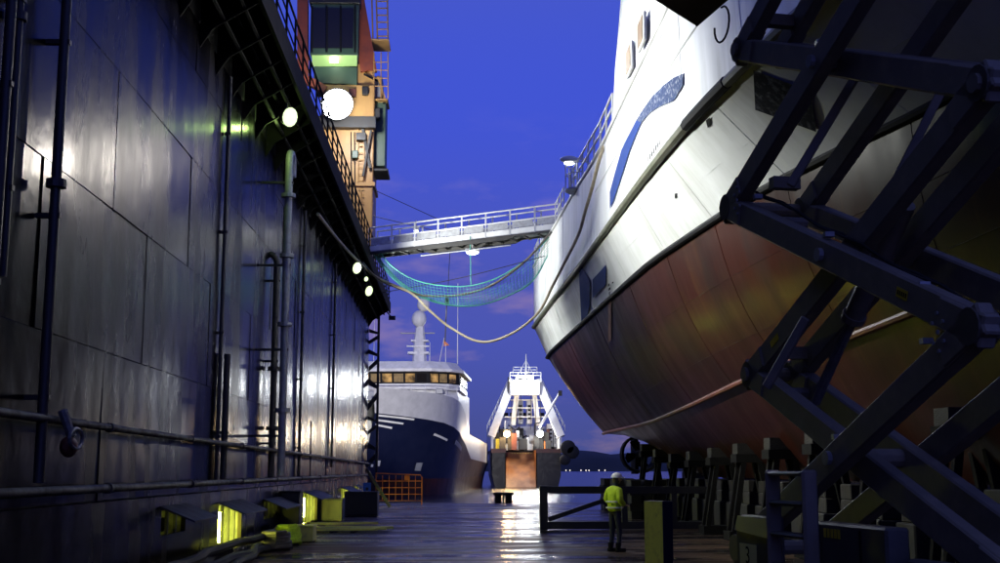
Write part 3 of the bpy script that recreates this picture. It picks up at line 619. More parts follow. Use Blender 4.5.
# rudder, nozzle and propeller under the stern
MB().prism([(XC - 0.08, 58.4, 3.5), (XC - 0.08, 60.0, 3.6), (XC - 0.08, 59.9, 1.7), (XC - 0.08, 58.5, 1.7)], (0.16, 0, 0)).build('rudder', 'near_black_steel', ship)
nz_r = []
for i in range(21):
    a = 2 * math.pi * i / 20; nz_r.append([(XC + r_ * math.cos(a), y_, 2.65 + r_ * math.sin(a)) for r_, y_ in ((0.80, 57.2), (0.92, 57.1), (0.88, 58.2), (0.74, 58.2), (0.80, 57.2))])
MB().grid(nz_r).build('propeller_nozzle', 'near_black_steel', ship, smooth=True)
MB().tube([(XC, 55.2, 2.65), (XC, 57.9, 2.65), (XC, 58.2, 2.65)], [0.2, 0.2, 0.05], 10).build('propeller_hub', 'near_black_steel', ship)
for i in range(4):
    a = math.pi / 2 * i + 0.4; u = Vector((math.cos(a), 0, math.sin(a))); w_ = Vector((-math.sin(a), 0, math.cos(a)))
    c = Vector((XC, 57.7, 2.65)); MB().prism([c + u * 0.15 - w_ * 0.1, c + u * 0.5 - w_ * 0.28 + Vector((0, 0.1, 0)), c + u * 0.70 - w_ * 0.1, c + u * 0.68 + w_ * 0.2, c + u * 0.3 + w_ * 0.12], (0, 0.04, 0)).build('blade', 'near_black_steel', ship)

# painted marks laid on the hull plating
hv = []; hf = []
for o in (h_top, h_mid, h_red):
    k_ = len(hv); hv += [tuple(v.co) for v in o.data.vertices]; hf += [tuple(i + k_ for i in p_.vertices) for p_ in o.data.polygons]
HB = BVHTree.FromPolygons([Vector(v) for v in hv], hf)
def inside(poly, x, y):
    c = False; n = len(poly)
    for i in range(n):
        x0, y0 = poly[i]; x1, y1 = poly[i - 1]
        if (y0 > y) != (y1 > y) and x < (x1 - x0) * (y - y0) / (y1 - y0) + x0: c = not c
    return c
def hullmark(name, polys, m_, step=2.0, off=0.035):
    mb = MB()
    for poly in polys:
        bm = bmesh.new(); vs = [bm.verts.new((x, y, 0)) for x, y in poly]; bm.faces.new(vs)
        bmesh.ops.triangulate(bm, faces=bm.faces)
        for _ in range(6):
            es = [e for e in bm.edges if e.calc_length() > step * 2]
            if not es: break
            bmesh.ops.subdivide_edges(bm, edges=es, cuts=1); bmesh.ops.triangulate(bm, faces=bm.faces)
        bm.verts.index_update(); ok = []; pts = []
        for v in bm.verts:
            h = HB.ray_cast(EYE, ray(v.co.x, v.co.y))
            if h[0] is None: pts.append(None); continue
            n = h[1]
            if n.dot(EYE - h[0]) < 0: n = -n
            pts.append(h[0] + n * off)
        fs = [tuple(v.index for v in f.verts) for f in bm.faces if all(pts[v.index] is not None for v in f.verts)]
        mb.add([p or Vector((0, 0, 0)) for p in pts], fs); bm.free()
    me = bpy.data.meshes.new(name); used = sorted({i for f in mb.f for i in f}); mp_ = {i: k for k, i in enumerate(used)}
    me.from_pydata([mb.v[i] for i in used], [], [tuple(mp_[i] for i in f) for f in mb.f]); me.materials.append(MATS[m_])
    o = bpy.data.objects.new(name, me); COL.objects.link(o); attach(o, ship); return o
hullmark('blue_swoosh', [[(611, 208), (611, 192), (616, 173), (622.5, 150), (637.5, 120), (642.5, 122.5), (631, 150), (622.5, 177), (614, 203)]], 'navy_mark')
hullmark('worn_swoosh', [[(637.5, 120), (645, 108), (655, 95), (665, 85), (675, 77.5), (684.5, 73.5), (684.5, 85), (675, 101), (660, 107), (651, 113), (642.5, 122.5)]], 'navy_worn')
hullmark('blue_emblem', [[(580, 266), (582.4, 265.6), (590.9, 280.5), (590.5, 304.8), (588, 316.6), (583, 322.8), (582.2, 322.8), (587, 296), (580.2, 281)], [(593.3, 279.3), (607, 264.3), (606.7, 284.9), (593.6, 297.9)]], 'navy_mark', 2.0)
hullmark('dark_lettering', [[(755, 68), (812, 89), (818, 130), (757, 108)]], 'dark_worn', 2, 0.05)
MB().tube([P('str', y) + Vector((-0.022, 0, 0)) for y in (20.9, 21.4, 22, 22.6, 23.2, 23.7)], 0.125, 8).build('strake_patch', 'black_paint', ship, smooth=True)
nm = []
for i in range(7):
    x = 649 + i * 1.9; y = 157.5 - i * 2.9
    nm.append([(x, y - .5), (x + 0.9, y - 1.6), (x + 1.0, y + 3.8), (x + 0.1, y + 4.9)]); nm.append([(x, y + (i % 3) * 1.3), (x + 1.7, y - 2.4 + (i % 3) * 1.3), (x + 1.7, y - 1.7 + (i % 3) * 1.3), (x, y + 0.8 + (i % 3) * 1.3)])
hullmark('name_lettering', nm, 'black_paint', 2)
hullmark('draught_marks', [[(609, 284), (610.5, 282.6), (610.5, 285), (609, 286.4)], [(609.5, 288), (611.5, 286.5), (611.5, 289), (609.5, 290.5)], [(610, 292), (611, 291), (611, 295), (610, 296)], [(613, 282), (614.5, 281), (614.5, 282.4), (613, 283.4)]], 'black_paint', 1.5)
hullmark('porthole', [[(838 + 8 * math.cos(R(30 * i)), 30 + 13 * math.sin(R(30 * i))) for i in range(12)]], 'dim_window', 3, 0.05)
hullmark('vent_hole', [[(707, 119), (711, 116), (712, 124), (709, 127)]], 'black_paint', 2)
hullmark('rust_streak', [[(609, 300), (612, 297), (612, 340), (609, 342)]], 'orange_ramp', 2, 0.03)
hullmark('scupper', [[(676, 193), (677.5, 192), (677.5, 197), (676, 198)]], 'black_paint', 2)

# keel and bilge blocks
for i in range(19):
    y = 13 + i * 1.75
    t = thing('keel_block', 'stacked timber keel block under the docked ship', 'keel block', (XC, y, 0), 'keel blocks under the ship')
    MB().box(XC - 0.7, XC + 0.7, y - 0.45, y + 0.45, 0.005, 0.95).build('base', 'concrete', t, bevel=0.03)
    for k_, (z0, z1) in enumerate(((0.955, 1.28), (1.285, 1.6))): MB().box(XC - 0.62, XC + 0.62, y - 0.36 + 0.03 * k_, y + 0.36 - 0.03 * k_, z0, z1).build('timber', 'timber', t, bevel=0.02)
for i, (x, y) in enumerate(((XC - 1.1, 57.6), (XC - 1.3, 52.4), (XC - 1.2, 48.2), (XC + 1.4, 55.0), (XC + 1.3, 50.2), (XC + 3.0, 58.2), (XC + 4.6, 56.5), (XC + 6.5, 58.0), (XC + 8.4, 57.0))):
    h = 1.58 if abs(x - XC) < 2 else 2.2; t = thing('crib_stack', ('timber crib stack among the keel blocks near the propeller', 'tall timber crib stack beyond the keel blocks')[h > 2], 'crib', (x, y, 0), 'timber cribs under the ship')
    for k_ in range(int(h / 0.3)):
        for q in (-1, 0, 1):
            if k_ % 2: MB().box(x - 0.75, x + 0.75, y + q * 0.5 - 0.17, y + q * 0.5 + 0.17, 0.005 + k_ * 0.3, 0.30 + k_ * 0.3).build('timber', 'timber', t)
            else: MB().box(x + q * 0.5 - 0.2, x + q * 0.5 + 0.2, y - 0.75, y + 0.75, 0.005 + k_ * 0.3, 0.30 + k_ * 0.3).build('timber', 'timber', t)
for i in range(10):
    y = 19.5 + i * 3.4; zt = lerp(P('chine', y).z, P('keel', y).z, 0.5) - 0.16; x = P('chine', y).x + 0.5 * (XC - P('chine', y).x)
    t = thing('bilge_block', 'dark steel bilge support under the docked ship side', 'bilge block', (x, y, 0), 'bilge supports under the ship')
    MB().box(x - 0.5, x + 0.9, y - 0.4, y + 0.4, 0.005, 0.25).build('base', 'near_black_steel', t)
    for ax, ay in ((-0.35, -0.28), (-0.35, 0.28), (0.75, -0.28), (0.75, 0.28)): MB().bar((x + ax, y + ay, 0.25), (x + 0.1 + ax * 0.4, y + ay, zt - 0.5), 0.14).build('leg', 'near_black_steel', t)
    MB().box(x - 0.25, x + 0.5, y - 0.35, y + 0.35, zt - 0.5, zt - 0.27).build('head', 'near_black_steel', t); MB().box(x - 0.2, x + 0.42, y - 0.3, y + 0.3, zt - 0.265, zt + 0.02).build('timber', 'timber', t)

# ================================================================== GANGWAY, NET, HOSES
GA = at(373, 254, 54.0); GB = at(563, 231, 50.5)
gw = thing('gangway', 'grey metal gangway bridging the dock wall and the docked ship', 'gangway', (GA + GB) / 2)
gd = (GB - GA); gx = gd.normalized(); gy = Vector((0, 0, 1)).cross(gx).normalized(); Gw = 0.85
def G(t, w, z): return GA + gd * t + gy * (w - Gw / 2) + Vector((0, 0, z))
MB().prism([G(0, 0, 0), G(1, 0, 0), G(1, Gw, 0), G(0, Gw, 0)], (0, 0, 0.05)).build('walk_deck', 'galvanised', gw)
for w in (0, Gw):
    MB().prism([G(0, w, -0.12), G(0.27, w, -0.12), G(0.30, w, -0.20), G(0.74, w, -0.20), G(0.78, w, -0.08), G(1, w, -0.08), G(1, w, 0), G(0, w, 0)], gy * (0.08 if w else -0.08)).build('stringer', 'dark_steel', gw)
    MB().bar(G(0.0, w, 0.16), G(1.0, w, 0.16), 0.03, 0.22).build('toe_board', 'white_paint', gw)
    for z in (1.12, 0.62): MB().tube([G(0, w, z), G(1, w, z)], 0.035, 8).build('rail', 'white_paint', gw)
    for i in range(9): t_ = i / 8; MB().bar(G(t_, w, 0), G(t_, w, 1.12), 0.07).build('post', 'white_paint', gw)
    for i in range(8): MB().prism([G((i + 0.08) / 8, w, 0.3), G((i + 0.92) / 8, w, 0.3), G((i + 0.92) / 8, w, 0.58), G((i + 0.08) / 8, w, 0.58)], gy * 0.015).build('side_panel', 'galvanised', gw)
for i in range(14): MB().bar(G((i + .5) / 14, 0, -0.1), G((i + .5) / 14, Gw, -0.1), 0.08).build('cross_member', 'dark_steel', gw)
# conduit and two lamps beneath
MB().tube([G(0.28, 0.1, -0.42), G(0.75, 0.1, -0.42)], 0.03, 6).build('conduit', 'galvanised', gw)
for t_, z, s_, lab in ((0.55, -0.52, 0.9, 'glowing lamp hung beneath the middle of the gangway'), (0.25, 0.75, 0.35, 'small lamp fixed inside the gangway rail')):
    p = G(t_, 0.15, z); l_ = thing('gangway_lamp', lab, 'lamp', p)
    MB().box(p.x - 0.35 * s_, p.x + 0.35 * s_, p.y - 0.1, p.y + 0.1, p.z + 0.03, p.z + 0.16).build('housing', 'galvanised', l_, bevel=0.02)
    MB().ball((p.x, p.y, p.z), 0.24 * s_, 10, 6, (1.3, 0.6, 0.55)).build('lens', 'lamp_white', l_)
    MB().tube([(p.x, p.y, p.z + 0.1), (p.x, p.y, p.z + 0.5)], 0.02, 6).build('hanger', 'galvanised', l_)
    light(l_, 'POINT', (p.x, p.y - 0.9, p.z - 0.3), 90 * s_, (1, 0.98, 0.92), 0.1)
# net under the gangway
def curve(pts, n):
    out_ = []; m_ = len(pts) - 1
    for i in range(n + 1):
        t_ = i / n * m_; k_ = min(int(t_), m_ - 1); f = t_ - k_
        p0, p1, p2, p3 = pts[max(k_ - 1, 0)], pts[k_], pts[k_ + 1], pts[min(k_ + 2, m_)]
        out_.append(0.5 * (2 * p1 + (p2 - p0) * f + (2 * p0 - 5 * p1 + 4 * p2 - p3) * f * f + (3 * p1 - p0 - 3 * p2 + p3) * f ** 3))
    return out_
e0 = curve([at(x, y, Y) for x, y, Y in ((374, 245, 53.6), (392, 266, 53.2), (415, 280, 52.8), (445, 286, 52.4), (475, 285, 52), (505, 274, 51.6), (535, 252, 51.2), (558, 226, 50.6))], 64)
e1 = curve([at(x, y, Y) for x, y, Y in ((374, 252, 54.5), (395, 277, 54.4), (420, 295, 54.2), (450, 305, 54), (480, 305, 53.6), (510, 295, 53.2), (535, 278, 52.6), (558, 232, 52.0))], 64)
net = MB()
for i, (a, b) in enumerate(zip(e0, e1)):
    mid = (a + b) / 2 + Vector((0, 0, -0.35)); net.tube(curve([a, mid, b], 8), 0.009, 3, False)
for j in range(15):
    f = j / 14; net.tube([a.lerp(b, f) + Vector((0, 0, -0.35 * math.sin(math.pi * f))) for a, b in zip(e0, e1)], 0.009, 3, False)
net.tube(e0, 0.03, 5); net.tube(e1, 0.03, 5)
tag(net.build('safety_net', 'teal_net'), 'teal safety net slung in a curve beneath the gangway', 'net')
tag(MB().tube([at(470, 236, 51.6), at(471, 285, 52.0)], 0.022, 5).build('tie_rope', 'teal_net'), 'thin teal rope tying the net to the gangway', 'rope')
h1 = curve([at(x, y, Y) for x, y, Y in ((318, 214, 36), (340, 242, 44), (360, 263, 50), (378, 278, 53), (411, 293, 53), (429, 310, 53), (451, 328, 53), (481, 342, 52), (511, 334, 51), (538, 313, 50.0), (553, 285, 47.5), (568, 256, 42.5), (579, 233, 39.3), (585, 212, 37.8), (592, 188, 36.4), (599, 160, 35.0), (604, 146, 34.9))], 90)
tag(MB().tube(h1, 0.055, 8).build('hose', 'hose_light', smooth=True), 'pale hose sagging from the dock wall up to the docked ship', 'hose')
h2 = curve([at(x, y, Y) for x, y, Y in ((362, 262, 50.5), (380, 280, 53.1), (411, 292.5, 53.3), (429, 296, 53.2), (460, 295, 52.8), (490, 286, 52), (517, 268, 51.2), (535, 251, 50.4), (556, 226, 49.5))], 56)
tag(MB().tube(h2, 0.05, 8).build('hose', 'hose_dark', smooth=True), 'dark brown hose sagging under the gangway net', 'hose')
for pts, lab in (([(372, 189, 61), (403, 203, 60), (440, 220, 58)], 'black stay wire running down from the crane column'), ([(380, 293, 55), (460, 278, 53), (545, 256, 50)], 'thin black wire stretched below the net to the ship'), ([(373, 216, 57), (440, 232, 55), (452, 236, 54)], 'thin wire slanting behind the gangway rail')):
    tag(MB().tube(curve([at(*q) for q in pts], 20), 0.018, 5).build('wire', 'black_paint'), lab, 'wire')
hk = thing('hook_block', 'small hoisting block hanging on a wire below the gangway', 'hook', at(447, 301, 54))
MB().tube([at(450, 249, 54), at(447.5, 298, 54)], 0.016, 5).build('wire', 'black_paint', hk); p = at(447, 301, 54); MB().box(p.x - 0.1, p.x + 0.1, p.y - 0.07, p.y + 0.07, p.z - 0.14, p.z + 0.14).build('block', 'timber', hk, bevel=0.03)
MB().tube([at(446.5, 304, 54), at(445, 342, 54)], 0.03, 5).build('rope', 'hose_dark', hk)

# ================================================================== BLUE VESSEL
bs = thing('moored_ship', 'navy blue hulled vessel with white wheelhouse moored beyond the dock', 'ship', (-10.2, 134, -1), None, -R(4.6))
# local: +y aft, x athwart, z from the water
def bsec(s_):   # half breadth at water, knuckle and deck; heights
    fw = min(1, max(0.0, s_ / 20)); w0 = 8.8 * (1 - (1 - fw) ** 2.4); w1 = 9.8 * (1 - (1 - min(1, (s_ + 1.2) / 15)) ** 2.3)
    zk = interp([(0, 9.0), (8, 8.2), (16, 6.8), (24, 5.9), (30, 4.4), (80, 4.0)], s_); zt = interp([(0, 11.7), (8, 11.4), (16, 10.8), (22, 9.9), (26, 7.6), (80, 7.2)], s_)
    return w0, w1, zk, zt
SL = [0, 0.6, 1.5, 3, 5, 7.5, 10, 13, 16, 19, 22, 26, 32, 45, 60, 76]
def bhull(z_lo, z_hi, n):
    rows = []
    for s_ in SL:
        w0, w1, zk, zt = bsec(s_); a = z_lo if z_lo is not None else zk; b = z_hi if isinstance(z_hi, (int, float)) else (zk if z_hi == 'k' else zt)
        r = []
        for i in range(n + 1):
            z = lerp(a, b, i / n); f = max(0, min(1, z / zk)); w = lerp(w0, w1, f ** 1.5); rake = -3.2 * max(0, min(1.15, z / 10)) ** 1.4 * max(0, 1 - s_ / 20)
            r.append((w, s_ + rake, z))
        rows.append(r)
    mb = MB(); mb.grid(rows); mb.grid([[(-x, y, z) for x, y, z in r] for r in rows]); e = rows[-1]
    mb.add(e + [(-x, y, z) for x, y, z in e[::-1]], [tuple(range(2 * len(e)))]); return mb
bhull(-0.4, 1.9, 2).build('boot_top', 'antifouling', bs, smooth=True); bhull(1.9, 'k', 8).build('hull', 'navy_paint', bs, smooth=True); bw_ = bhull(None, 't', 2).build('bulwark', 'bulwark_grey', bs, smooth=True)
rows = [[(bsec(s_)[1] - 0.2, s_, bsec(s_)[3] - 1.1), (-bsec(s_)[1] + 0.2, s_, bsec(s_)[3] - 1.1)] for s_ in SL[1:]]
MB().grid(rows).build('main_deck', 'grey_paint', bs)
for s_a, z in ((26, 4.9), (30, 2.9)):
    MB().tube([(bsec(s_)[0] + (bsec(s_)[1] - bsec(s_)[0]) * (z / 7) ** 1.5 + 0.06, s_, z) for s_ in (s_a, 34, 46, 60, 75)], 0.16, 6).build('fender_rail', 'white_paint', bs)
def deckhouse(name, x, y0, y1, z0, z1, m_, slope=0.0, ch=2.0, ts=1.0):
    pts = [(-x, y1), (-x, y0 + ch), (-x + ch * .35, y0 + ch * .38), (-x + ch, y0), (x - ch, y0), (x - ch * .35, y0 + ch * .38), (x, y0 + ch), (x, y1)]
    mb = MB(); lo_ = [(a, b, z0) for a, b in pts]; hi_ = [(a * ts, (y0 + y1) / 2 + (b - (y0 + y1) / 2) * ts - slope, z1) for a, b in pts]; n = 8
    mb.add(lo_ + hi_, [tuple(range(n - 1, -1, -1)), tuple(range(n, 2 * n))] + [(i, (i + 1) % n, (i + 1) % n + n, i + n) for i in range(n)]); return mb.build(name, m_, bs)
deckhouse('house', 8.6, 20, 46, 6.0, 13.4, 'white_paint', 0, 4.0)
deckhouse('lower_front', 8.9, 17.2, 30, 10.0, 12.3, 'white_paint', 0, 4.0)
wh = deckhouse('wheelhouse', 8.9, 19.6, 36, 13.4, 15.3, 'black_paint', 0.5, 3.6)
deckhouse('wheelhouse_sill', 9.0, 19.3, 36.2, 13.1, 13.75, 'white_paint', 0.1, 3.6); deckhouse('visor', 9.5, 18.3, 37, 15.25, 15.6, 'white_paint', 0.0, 3.8); deckhouse('wheelhouse_roof', 9.4, 18.5, 36.8, 15.6, 16.6, 'white_paint', 0.0, 3.8, 0.90)
def wpane(x0, x1, y0, y1, z0, z1, m_): MB().prism([(x0, y0, z0), (x1, y1, z0), (x1, y1 - 0.25, z1), (x0, y0 - 0.25, z1)], (0.0, 0.12, 0)).build('pane', m_, wh)
for i in range(7): x = -5.1 + i * 1.48; wpane(x, x + 1.2, 19.35, 19.35, 13.95, 15.0, ('dark_glass', 'warm_window', 'dim_window', 'warm_window', 'dim_window', 'warm_window', 'dark_glass')[i])
for x, y, x_, y_ in ((5.5, 19.45, 6.4, 19.95), (6.6, 20.05, 7.5, 20.6), (7.75, 20.9, 8.5, 22.1)): wpane(x, x_, y, y_, 13.95, 15.0, 'warm_window' if x != 6.6 else 'dim_window')
for i in range(6):
    y = 24 + i * 2; MB().box(8.96, 9.02, y, y + 1.4, 13.95, 15.05).build('pane', 'dark_glass', wh)
for i in range(9): x = -8 + i * 2; MB().box(x - 0.3, x + 0.3, 17.1 if abs(x) < 5 else 18.6, 17.18 if abs(x) < 5 else 18.7, 10.9, 11.7).build('porthole', 'dark_glass', bs)
for x in (-7.5, -3.5, -0.5, 2.5, 6.8): MB().box(x - 0.5, x + 0.5, 17.5, 18.3, 12.3, 13.0).build('roof_locker', 'grey_paint', bs, bevel=0.1)
# foredeck gear, rails
railing(bs, [(-8.8, 20.5, 12.3), (-5, 17.4, 12.3), (5, 17.4, 12.3), (8.8, 20.5, 12.3)], 1.1, 'white_paint', 1.6, 0.05)
for x, y, s_ in ((-3, 9, 1.3), (2.5, 9, 1.3), (0, 12, 1.8), (-5.5, 13, 1.0), (5.5, 13, 1.0)): MB().box(x - s_, x + s_, y - s_ * .7, y + s_ * .7, 10.2, 11.4 + s_ * .5).build('winch', 'grey_paint', bs, bevel=0.15)
for x, y, z0, z1, r in ((-8.5, 22, 16.6, 22, .05), (-5.5, 20, 16.6, 21.5, .05), (-2.5, 24, 16.6, 24, .05), (5.2, 21, 16.6, 19.2, .06), (7.2, 21.5, 16.6, 19, .06), (8.7, 22, 16.4, 27, .07), (-6.9, 20, 16.7, 18.5, .08)): MB().tube([(x, y, z0), (x, y, z1)], [r, r * .5], 6).build('whip_aerial', 'white_paint', bs)
# mast with radomes
MX = 3.2
ms = MB().tube([(0, 27, 16.6), (0, 27, 20), (0, 27.3, 22.5)], [1.0, 0.8, 0.5], 8).build('mast', 'white_paint', bs, smooth=True)
MB().box(-1.5, 1.3, 26.2, 28, 18.2, 18.5).build('mast_platform', 'white_paint', ms); MB().box(-1.1, 1.2, 26.4, 28, 19.9, 20.1).build('mast_platform', 'white_paint', ms); MB().box(-2.6, 2.0, 27, 27.3, 21.0, 21.15).build('yard', 'grey_paint', ms)
MB().ball((-0.1, 27, 23.0), 1.0, 14, 10, (1, 1, 1.15)).build('radome', 'white_paint', ms, smooth=True); MB().ball((0.4, 27.5, 25.0), 0.85, 14, 10, (1, 1, 1.15)).build('radome', 'white_paint', ms, smooth=True)
MB().bar((-1.6, 26, 19.2), (1.4, 26, 19.2), 0.12, 0.2).build('radar_scanner', 'white_paint', ms)
MB().prism([(3.2, 27, 20.2), (4.0, 27, 19.4), (3.3, 27, 19.3)], (0, 0.05, 0)).build('flag', 'orange_paint', ms); MB().tube([(2.6, 27, 16.7), (3.3, 27, 20.4)], 0.05, 5).build('flag_staff', 'white_paint', ms)
for o in [ms] + list(ms.children): o.data.transform(Matrix.Translation((MX, 0, 0)))
# bow marks
def bmark(name, s0, s1, z0, z1, m_, lean=0.0):
    vs = []
    n = 6
    for i in range(n + 1):
        s_ = lerp(s0, s1, i / n); w0, w1, zk, zt = bsec(s_)
        for z in (lerp(z0, z0 + lean, i / n), lerp(z1, z1 + lean, i / n)):
            f = max(0, min(1, z / zk)); w = lerp(w0, w1, f ** 1.5); rake = -3.2 * max(0, min(1.15, z / 10)) ** 1.4 * max(0, 1 - s_ / 20)
            vs.append((w + 0.06, s_ + rake - 0.05, z))
    fs = [(2 * i, 2 * i + 1, 2 * i + 3, 2 * i + 2) for i in range(n)]
    MB().add(vs, fs).build(name, m_, bs); MB().add([(-x, y, z) for x, y, z in vs], fs).build(name, m_, bs)
for k_ in range(3): bmark('bow_stripe', 0.2, 3.4 - k_ * 0.9, 8.65 - k_ * 0.5, 8.85 - k_ * 0.5, 'white_paint', -0.3)
bmark('anchor_pocket', 6.5, 9.5, 6.8, 7.05, 'white_paint', -0.6)
for i in range(8): bmark('name_lettering', 12.2 + i * 0.75, 12.7 + i * 0.75, 5.9 - i * 0.1, 6.4 - i * 0.1, 'bulwark_grey')
bmark('draught_mark', 1.0, 1.3, 3.3, 3.9, 'white_paint'); bmark('draught_mark', 0.5, 0.7, 3.2, 3.5, 'white_paint'); bmark('bow_thruster_mark', 5.4, 6.3, 2.8, 3.7, 'grey_paint')

# ================================================================== TRAWLER (stern towards us)
TY = 205.0
def T(px, py, dy=0): return at(px, py, TY + dy)
tr = thing('stern_trawler', 'floodlit white stern trawler with gantry and brown slipway moored beyond', 'trawler', (12.1, TY + 20, -1))
xl, xr = T(491, 480).x, T(562, 480).x; zb = T(526, 450).z; x0, x1 = T(506, 480).x, T(536, 480).x
def tsec(y, w): return y, w
for sgn, nm_ in ((-1, 'hull'), (1, 'hull')):
    rows = []; cxx = (xl + xr) / 2
    for dy, kk in ((0, 0.97), (3, 1.0), (15, 1.0), (32, 0.9), (44, 0.5), (50, 0.03)):
        hw = (xr - xl) / 2 * kk; rows.append([(cxx + sgn * hw * 0.9, TY + dy, -1.4), (cxx + sgn * hw, TY + dy, 1.0), (cxx + sgn * hw, TY + dy, zb)])
    mb = MB(); mb.grid(rows); inner = x0 if sgn < 0 else x1
    r0 = rows[0]; mb.add([(inner, TY, -1.4), (inner, TY, zb), r0[2], r0[1], r0[0]], [(0, 1, 2, 3, 4)]); mb.build(nm_, 'dark_steel', tr)
MB().prism([(x0, TY - 0.1, -1.2), (x1, TY - 0.1, -1.2), (x1, TY + 7, zb - 0.3), (x0, TY + 7, zb - 0.3)], (0, 0.3, -0.2)).build('slipway', 'orange_ramp', tr)
for x in (x0, x1): MB().prism([(x, TY, -1.2), (x, TY + 7, zb - 0.3), (x, TY + 7, zb), (x, TY, zb)], (0.15 if x == x1 else -0.15, 0, 0)).build('slipway_side', 'orange_ramp', tr)
cxx = (xl + xr) / 2; hw = (xr - xl) / 2
MB().box(cxx - hw, cxx + hw, TY + 7.2, TY + 40, zb - 0.3, zb - 0.02).build('trawl_deck', 'timber', tr)
for sg in (-1, 1):
    MB().box(min(cxx + sg * hw, cxx + sg * (hw - 0.4)), max(cxx + sg * hw, cxx + sg * (hw - 0.4)), TY, TY + 36, zb, zb + 2.2).build('bulwark', 'white_paint', tr)
    MB().bar(T(491 if sg < 0 else 561, 437, 1), T(513 if sg < 0 else 537, 380, 3), 1.3, 1.2, (0, 1, 0)).build('gantry_leg', 'white_paint', tr)
    MB().bar(T(513 if sg < 0 else 538, 425, 6), T(518 if sg < 0 else 533, 384, 4), 0.8, 0.8, (0, 1, 0)).build('gantry_leg', 'white_paint', tr)
    MB().box(min(cxx + sg * hw, x0 if sg < 0 else x1), max(cxx + sg * hw, x0 if sg < 0 else x1), TY - 0.05, TY + 0.3, zb - 0.5, zb + 0.2).build('transom_cap', 'red_oxide', tr)
    railing(tr, [T(487 if sg < 0 else 565, 432, 1), T(509 if sg < 0 else 541, 384, 3)], 1.1, 'white_paint', 1.2, 0.06)
MB().box(T(511, 388).x, T(540, 388).x, TY + 1.5, TY + 4.5, T(526, 394).z, T(526, 381).z).build('gantry_beam', 'white_paint', tr)
MB().box(T(509, 388).x, T(542, 388).x, TY + 1, TY + 5, T(526, 381).z, T(526, 380).z).build('gantry_platform', 'white_paint', tr)
railing(tr, [T(510, 380, 1), T(541, 380, 1)], 1.3, 'white_paint', 1.2, 0.06); railing(tr, [T(513, 374, 3), T(537, 374, 3)], 1.2, 'white_paint', 1.2, 0.06)
MB().box(T(516, 378).x, T(534, 378).x, TY + 2, TY + 4.4, T(526, 380).z, T(526, 374).z).build('top_house', 'white_paint', tr)
MB().tube([T(526, 376, 3), T(526, 354, 3)], [0.25, 0.08], 6).build('mast', 'white_paint', tr)
for px in (518, 534): MB().tube([T(526, 360, 3), T(px, 376, 3)], 0.05, 5).build('stay', 'white_paint', tr)
MB().ball(T(527.5, 374, 3), 0.5, 8, 6).build('radome', 'white_paint', tr); MB().tube([T(508, 395, 2), T(508.5, 377, 2)], 0.12, 6).build('pole', 'dark_steel', tr)
MB().tube([T(539, 428, 0.5), T(559, 394, 0.5)], [0.22, 0.18], 8).build('derrick', 'white_paint', tr); p = T(560, 393, .5); MB().box(p.x - .3, p.x + .35, p.y - .2, p.y + .2, p.z - .5, p.z + .4).build('derrick_head', 'dark_steel', tr)
MB().box(T(492, 430).x, T(560, 430).x, TY + 14, TY + 34, zb, T(526, 424).z).build('deckhouse', 'white_paint', tr); MB().box(T(503, 420).x, T(549, 420).x, TY + 18, TY + 34, T(526, 424).z, T(526, 412).z).build('bridge', 'white_paint', tr)
for i in range(7): p = T(506 + i * 6, 415, 17.9); MB().box(p.x - 0.42, p.x + 0.42, p.y - 0.05, p.y, p.z - 0.4, p.z + 0.4).build('window', 'dark_glass', tr)
for px0, px1, py0, py1, m_ in ((493, 499, 424, 447, 'white_paint'), (547, 553, 424, 447, 'white_paint'), (554, 559, 428, 447, 'white_paint'), (518, 523, 400, 424, 'grey_paint'), (527, 532, 400, 424, 'white_paint')):
    a = T(px0, py0, 8); b = T(px1, py1, 8); bo = MB().box(a.x, b.x, TY + 8, TY + 11, b.z, a.z).build('side_house', m_, tr)
    for k_ in range(4): zc = lerp(a.z, b.z, 0.25 + k_ * 0.17); MB().box(a.x + 0.15, b.x - 0.15, TY + 7.93, TY + 7.99, zc - 0.22, zc + 0.15).build('louvre', 'black_paint', bo)
MB().tube([T(504, 441, 5), T(522, 441, 5)], 1.0, 14).build('net_drum', 'dark_steel', tr); MB().tube([T(529, 440, 5), T(536, 440, 5)], 0.9, 14).build('net_drum', 'grey_paint', tr)
for px, c_ in ((500, 'yellow_sticker'), (546, 'orange_paint'), (512, 'red_oxide'), (538, 'grey_paint'), (530, 'white_paint'), (517, 'white_paint'), (523, 'dark_steel'), (541, 'dark_steel')):
    p = T(px, 445 - random.random() * 4, 3 + random.random() * 2); s_ = random.uniform(.5, .9); MB().box(p.x - s_, p.x + s_, p.y, p.y + s_, zb, p.z + s_).build('deck_gear', c_, tr, bevel=0.12)
for i in range(9): p = T(512 + i * 2.7, 455, 7.2); MB().box(p.x - 0.14, p.x + 0.14, p.y - 0.45, p.y - 0.3, p.z - 0.28, p.z + 0.28).build('name_lettering', 'yellow_paint', tr)
for px, py, r_ in ((568, 448, 1.3), (572, 452, 1.2), (565, 460, 0.9)):
    p = T(px, py, -1); MB().tube([p + Vector((0, -0.7, 0)), p + Vector((0, -0.5, 0)), p + Vector((0, 0.5, 0)), p + Vector((0, 0.7, 0))], [r_ * .7, r_, r_, r_ * .7], 14).build('fender', 'rubber', tr, smooth=True)
